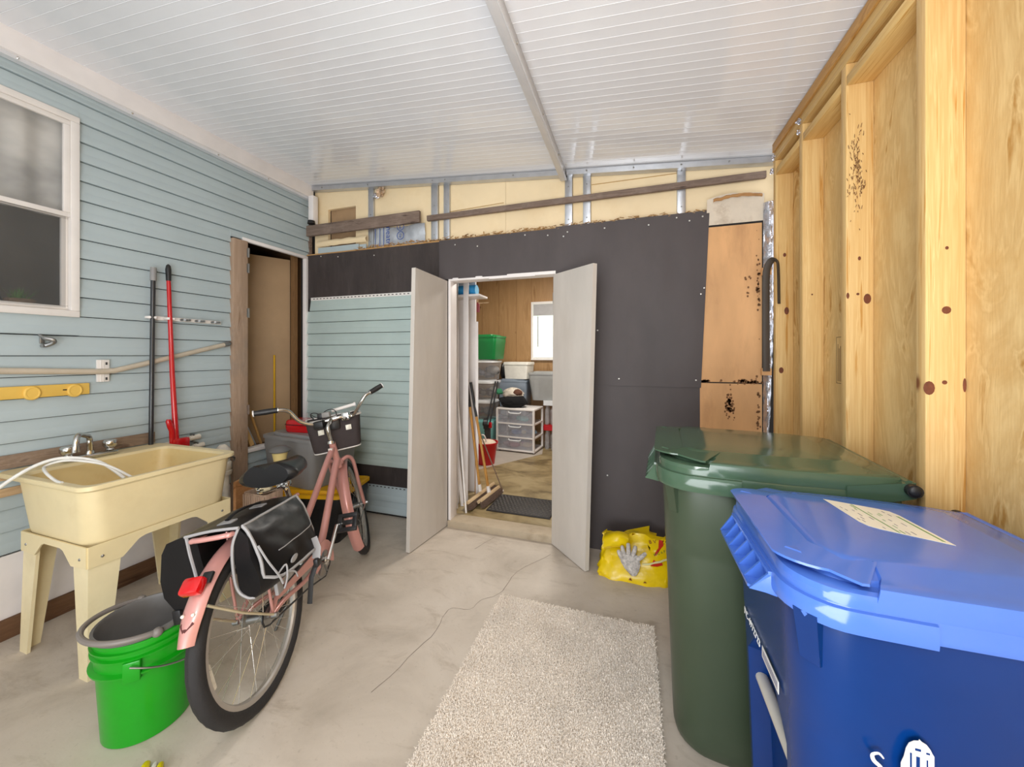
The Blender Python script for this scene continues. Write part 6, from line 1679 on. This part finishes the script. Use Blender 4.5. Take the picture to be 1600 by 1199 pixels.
tl_ = thing('red_handled_tool', 'small red-handled tool hanging below the white shelf', 'tool', (-1.47, 3.38, 1.9))
obj('handle', MB().box((-1.485, 3.395, 1.845), (-1.455, 3.418, 1.945), bev=0.006), pm('dull_red_grip', '8e3a3e', 0.5), tl_)
obj('shank', MB().cyl((-1.465, 3.40, 1.935), (-1.34, 3.36, 1.93), 0.006, n=6).cyl((-1.475, 3.405, 1.94), (-1.475, 3.405, 1.972), 0.006, n=6), M_stick, tl_)
trims = [((-1.495, 3.16, ZF), (-1.50, 3.19, 2.11), 0.050, 'wide white trim board standing upright inside the left door jamb'),
         ((-1.545, 3.10, ZF), (-1.60, 3.19, 2.10), 0.030, 'narrow white trim strip leaning left of the wide trim board'),
         ((-1.575, 2.98, ZF), (-1.655, 3.16, 1.60), 0.045, 'short white trim board nearest the left jamb, leaning behind the leaf'),
         ((-1.435, 3.30, ZF), (-1.475, 3.38, 1.75), 0.028, 'white trim strip standing right of the wide trim board'),
         ((-1.60, 3.05, 0.55), (-1.47, 3.21, ZF + 1.05), 0.04, 'slanting white trim offcut crossing behind the others')]
trims[4] = ((-1.505, 2.985, ZF), (-1.66, 3.13, 1.22), 0.042, 'lowest slanting white trim offcut at the left end of the door sill')
trims.append(((-1.475, 3.06, ZF), (-1.635, 3.17, 0.98), 0.03, 'short slanting white strip crossing in front of the narrow trim'))
for p_, q_, w_, lab in trims:
    tag(obj('trim_board', MB().bar(p_, q_, w_, 0.012, (0.3, -1, 0), bev=0.001), M_white), lab, 'board')
tag(obj('white_rod', MB().cyl((-1.38, 2.935, ZF), (-1.575, 3.13, 1.20), 0.0085, n=8), M_white_gloss), 'thin white rod slanting in front of the trim boards at the sill', 'rod')
tag(obj('wooden_batten', MB().bar((-1.475, 3.36, ZF), (-1.49, 3.41, 1.15), 0.03, 0.012), M_handle), 'bare wooden batten standing behind the broom handle', 'board')
M_brist = pm('brown_bristle', '6a5548', 0.95, var=0.3, nscale=60, bmp=0.8, bscale=150)
M_block = wood('pale_broom_block', 'd9c09a', 'a88458', 'y', 0.6, knots=False)


def push_broom(lab, p_, q_, hq, w=0.06, low=0.05):
    t = thing('push_broom', lab, 'broom', (p_[0], p_[1], ZF))
    p_, q_ = Vector((*p_, ZF + 0.055)), Vector((*q_, ZF + 0.055)); side = Vector((0.9, -0.25, 0)).normalized()
    obj('broom_block', MB().bar(p_, q_, 0.03, w, (0.8, -0.2, 0.55), bev=0.004), M_block, t)
    u = (q_ - p_); n = 26; mb = MB()
    for i in range(n):
        for k in range(4):
            c = p_ + u * ((i + 0.5) / n) + side * (0.012 + 0.012 * k) + Vector((0, 0, 0.0))
            d = side * 0.012 + Vector((0, 0, -0.053 + 0.004 * k))
            mb.bar(c, c + d, u.length / n * 0.9, 0.008)
    o = obj('bristles', mb, M_brist, t); o['kind'] = 'stuff'
    m_ = (p_ + q_) / 2 + Vector((0, 0, 0.012))
    if hq:
        hq = Vector(hq); ft = m_.lerp(hq, 0.06)
        obj('ferrule', MB().cyl(m_, ft, 0.02, 0.016, n=12), M_white_gloss, t)
        obj('handle', MB().cyl(ft, m_.lerp(hq, 0.68), 0.0125, n=12), wood('honey_handle', 'd09a4c', 'a06a28', 'z', 0.4, knots=False), t)
        obj('grip', MB().cyl(m_.lerp(hq, 0.68), hq, 0.0135, n=12), M_black, t)
    return t


push_broom('long push broom with honey wood handle leaning on the trim boards', (-1.405, 2.985), (-1.365, 3.53), (-1.575, 3.33, 1.29))
push_broom('shorter push broom head lying beside the black mat', (-1.315, 3.07), (-1.28, 3.46), (-1.53, 3.36, 1.15), 0.05)
sw = thing('thin_cane', 'thin dark cane with a pale tip leaning from the brooms to the floor', 'cane', (-1.24, 3.55, ZF))
obj('cane_shaft', MB().cyl((-1.245, 3.50, ZF + 0.015), (-1.47, 3.38, 0.72), 0.006, n=8), M_brownw, sw)
obj('cane_tip', MB().ball((-1.243, 3.50, ZF + 0.012), 0.011, 10, 6), M_white_gloss, sw)
# rubber mat with raised diamonds
mt = thing('rubber_mat', 'black rubber door mat with diamond studs on the store room floor', 'mat', (-0.95, 3.2, ZF))
M_mat = pm('black_rubber_mat', '2b2725', 0.6, var=0.1)
obj('mat_base', MB().box((-1.235, 3.03, ZF), (-0.66, 3.42, ZF + 0.008), bev=0.003), M_mat, mt)
obj('mat_border', MB().tube([(x - 0.9475, y + 3.225, ZF + 0.008) for x, y in rrect(0.555, 0.37, 0.02)], 0.009, 6, closed=True, flat=0.5), M_mat, mt)
mb = MB()
for i in range(16):
    for j in range(11):
        x = -1.21 + i * 0.0345 + (0.017 if j % 2 else 0); y = 3.06 + j * 0.033
        if x > -0.69: continue
        mb.add([(x - 0.012, y, ZF + 0.008), (x, y - 0.012, ZF + 0.008), (x + 0.012, y, ZF + 0.008), (x, y + 0.012, ZF + 0.008), (x, y, ZF + 0.015)], [(0, 1, 4), (1, 2, 4), (2, 3, 4), (3, 0, 4)])
o = obj('diamond_studs', mb, pm('worn_rubber', '57524e', 0.5), mt); o['kind'] = 'stuff'
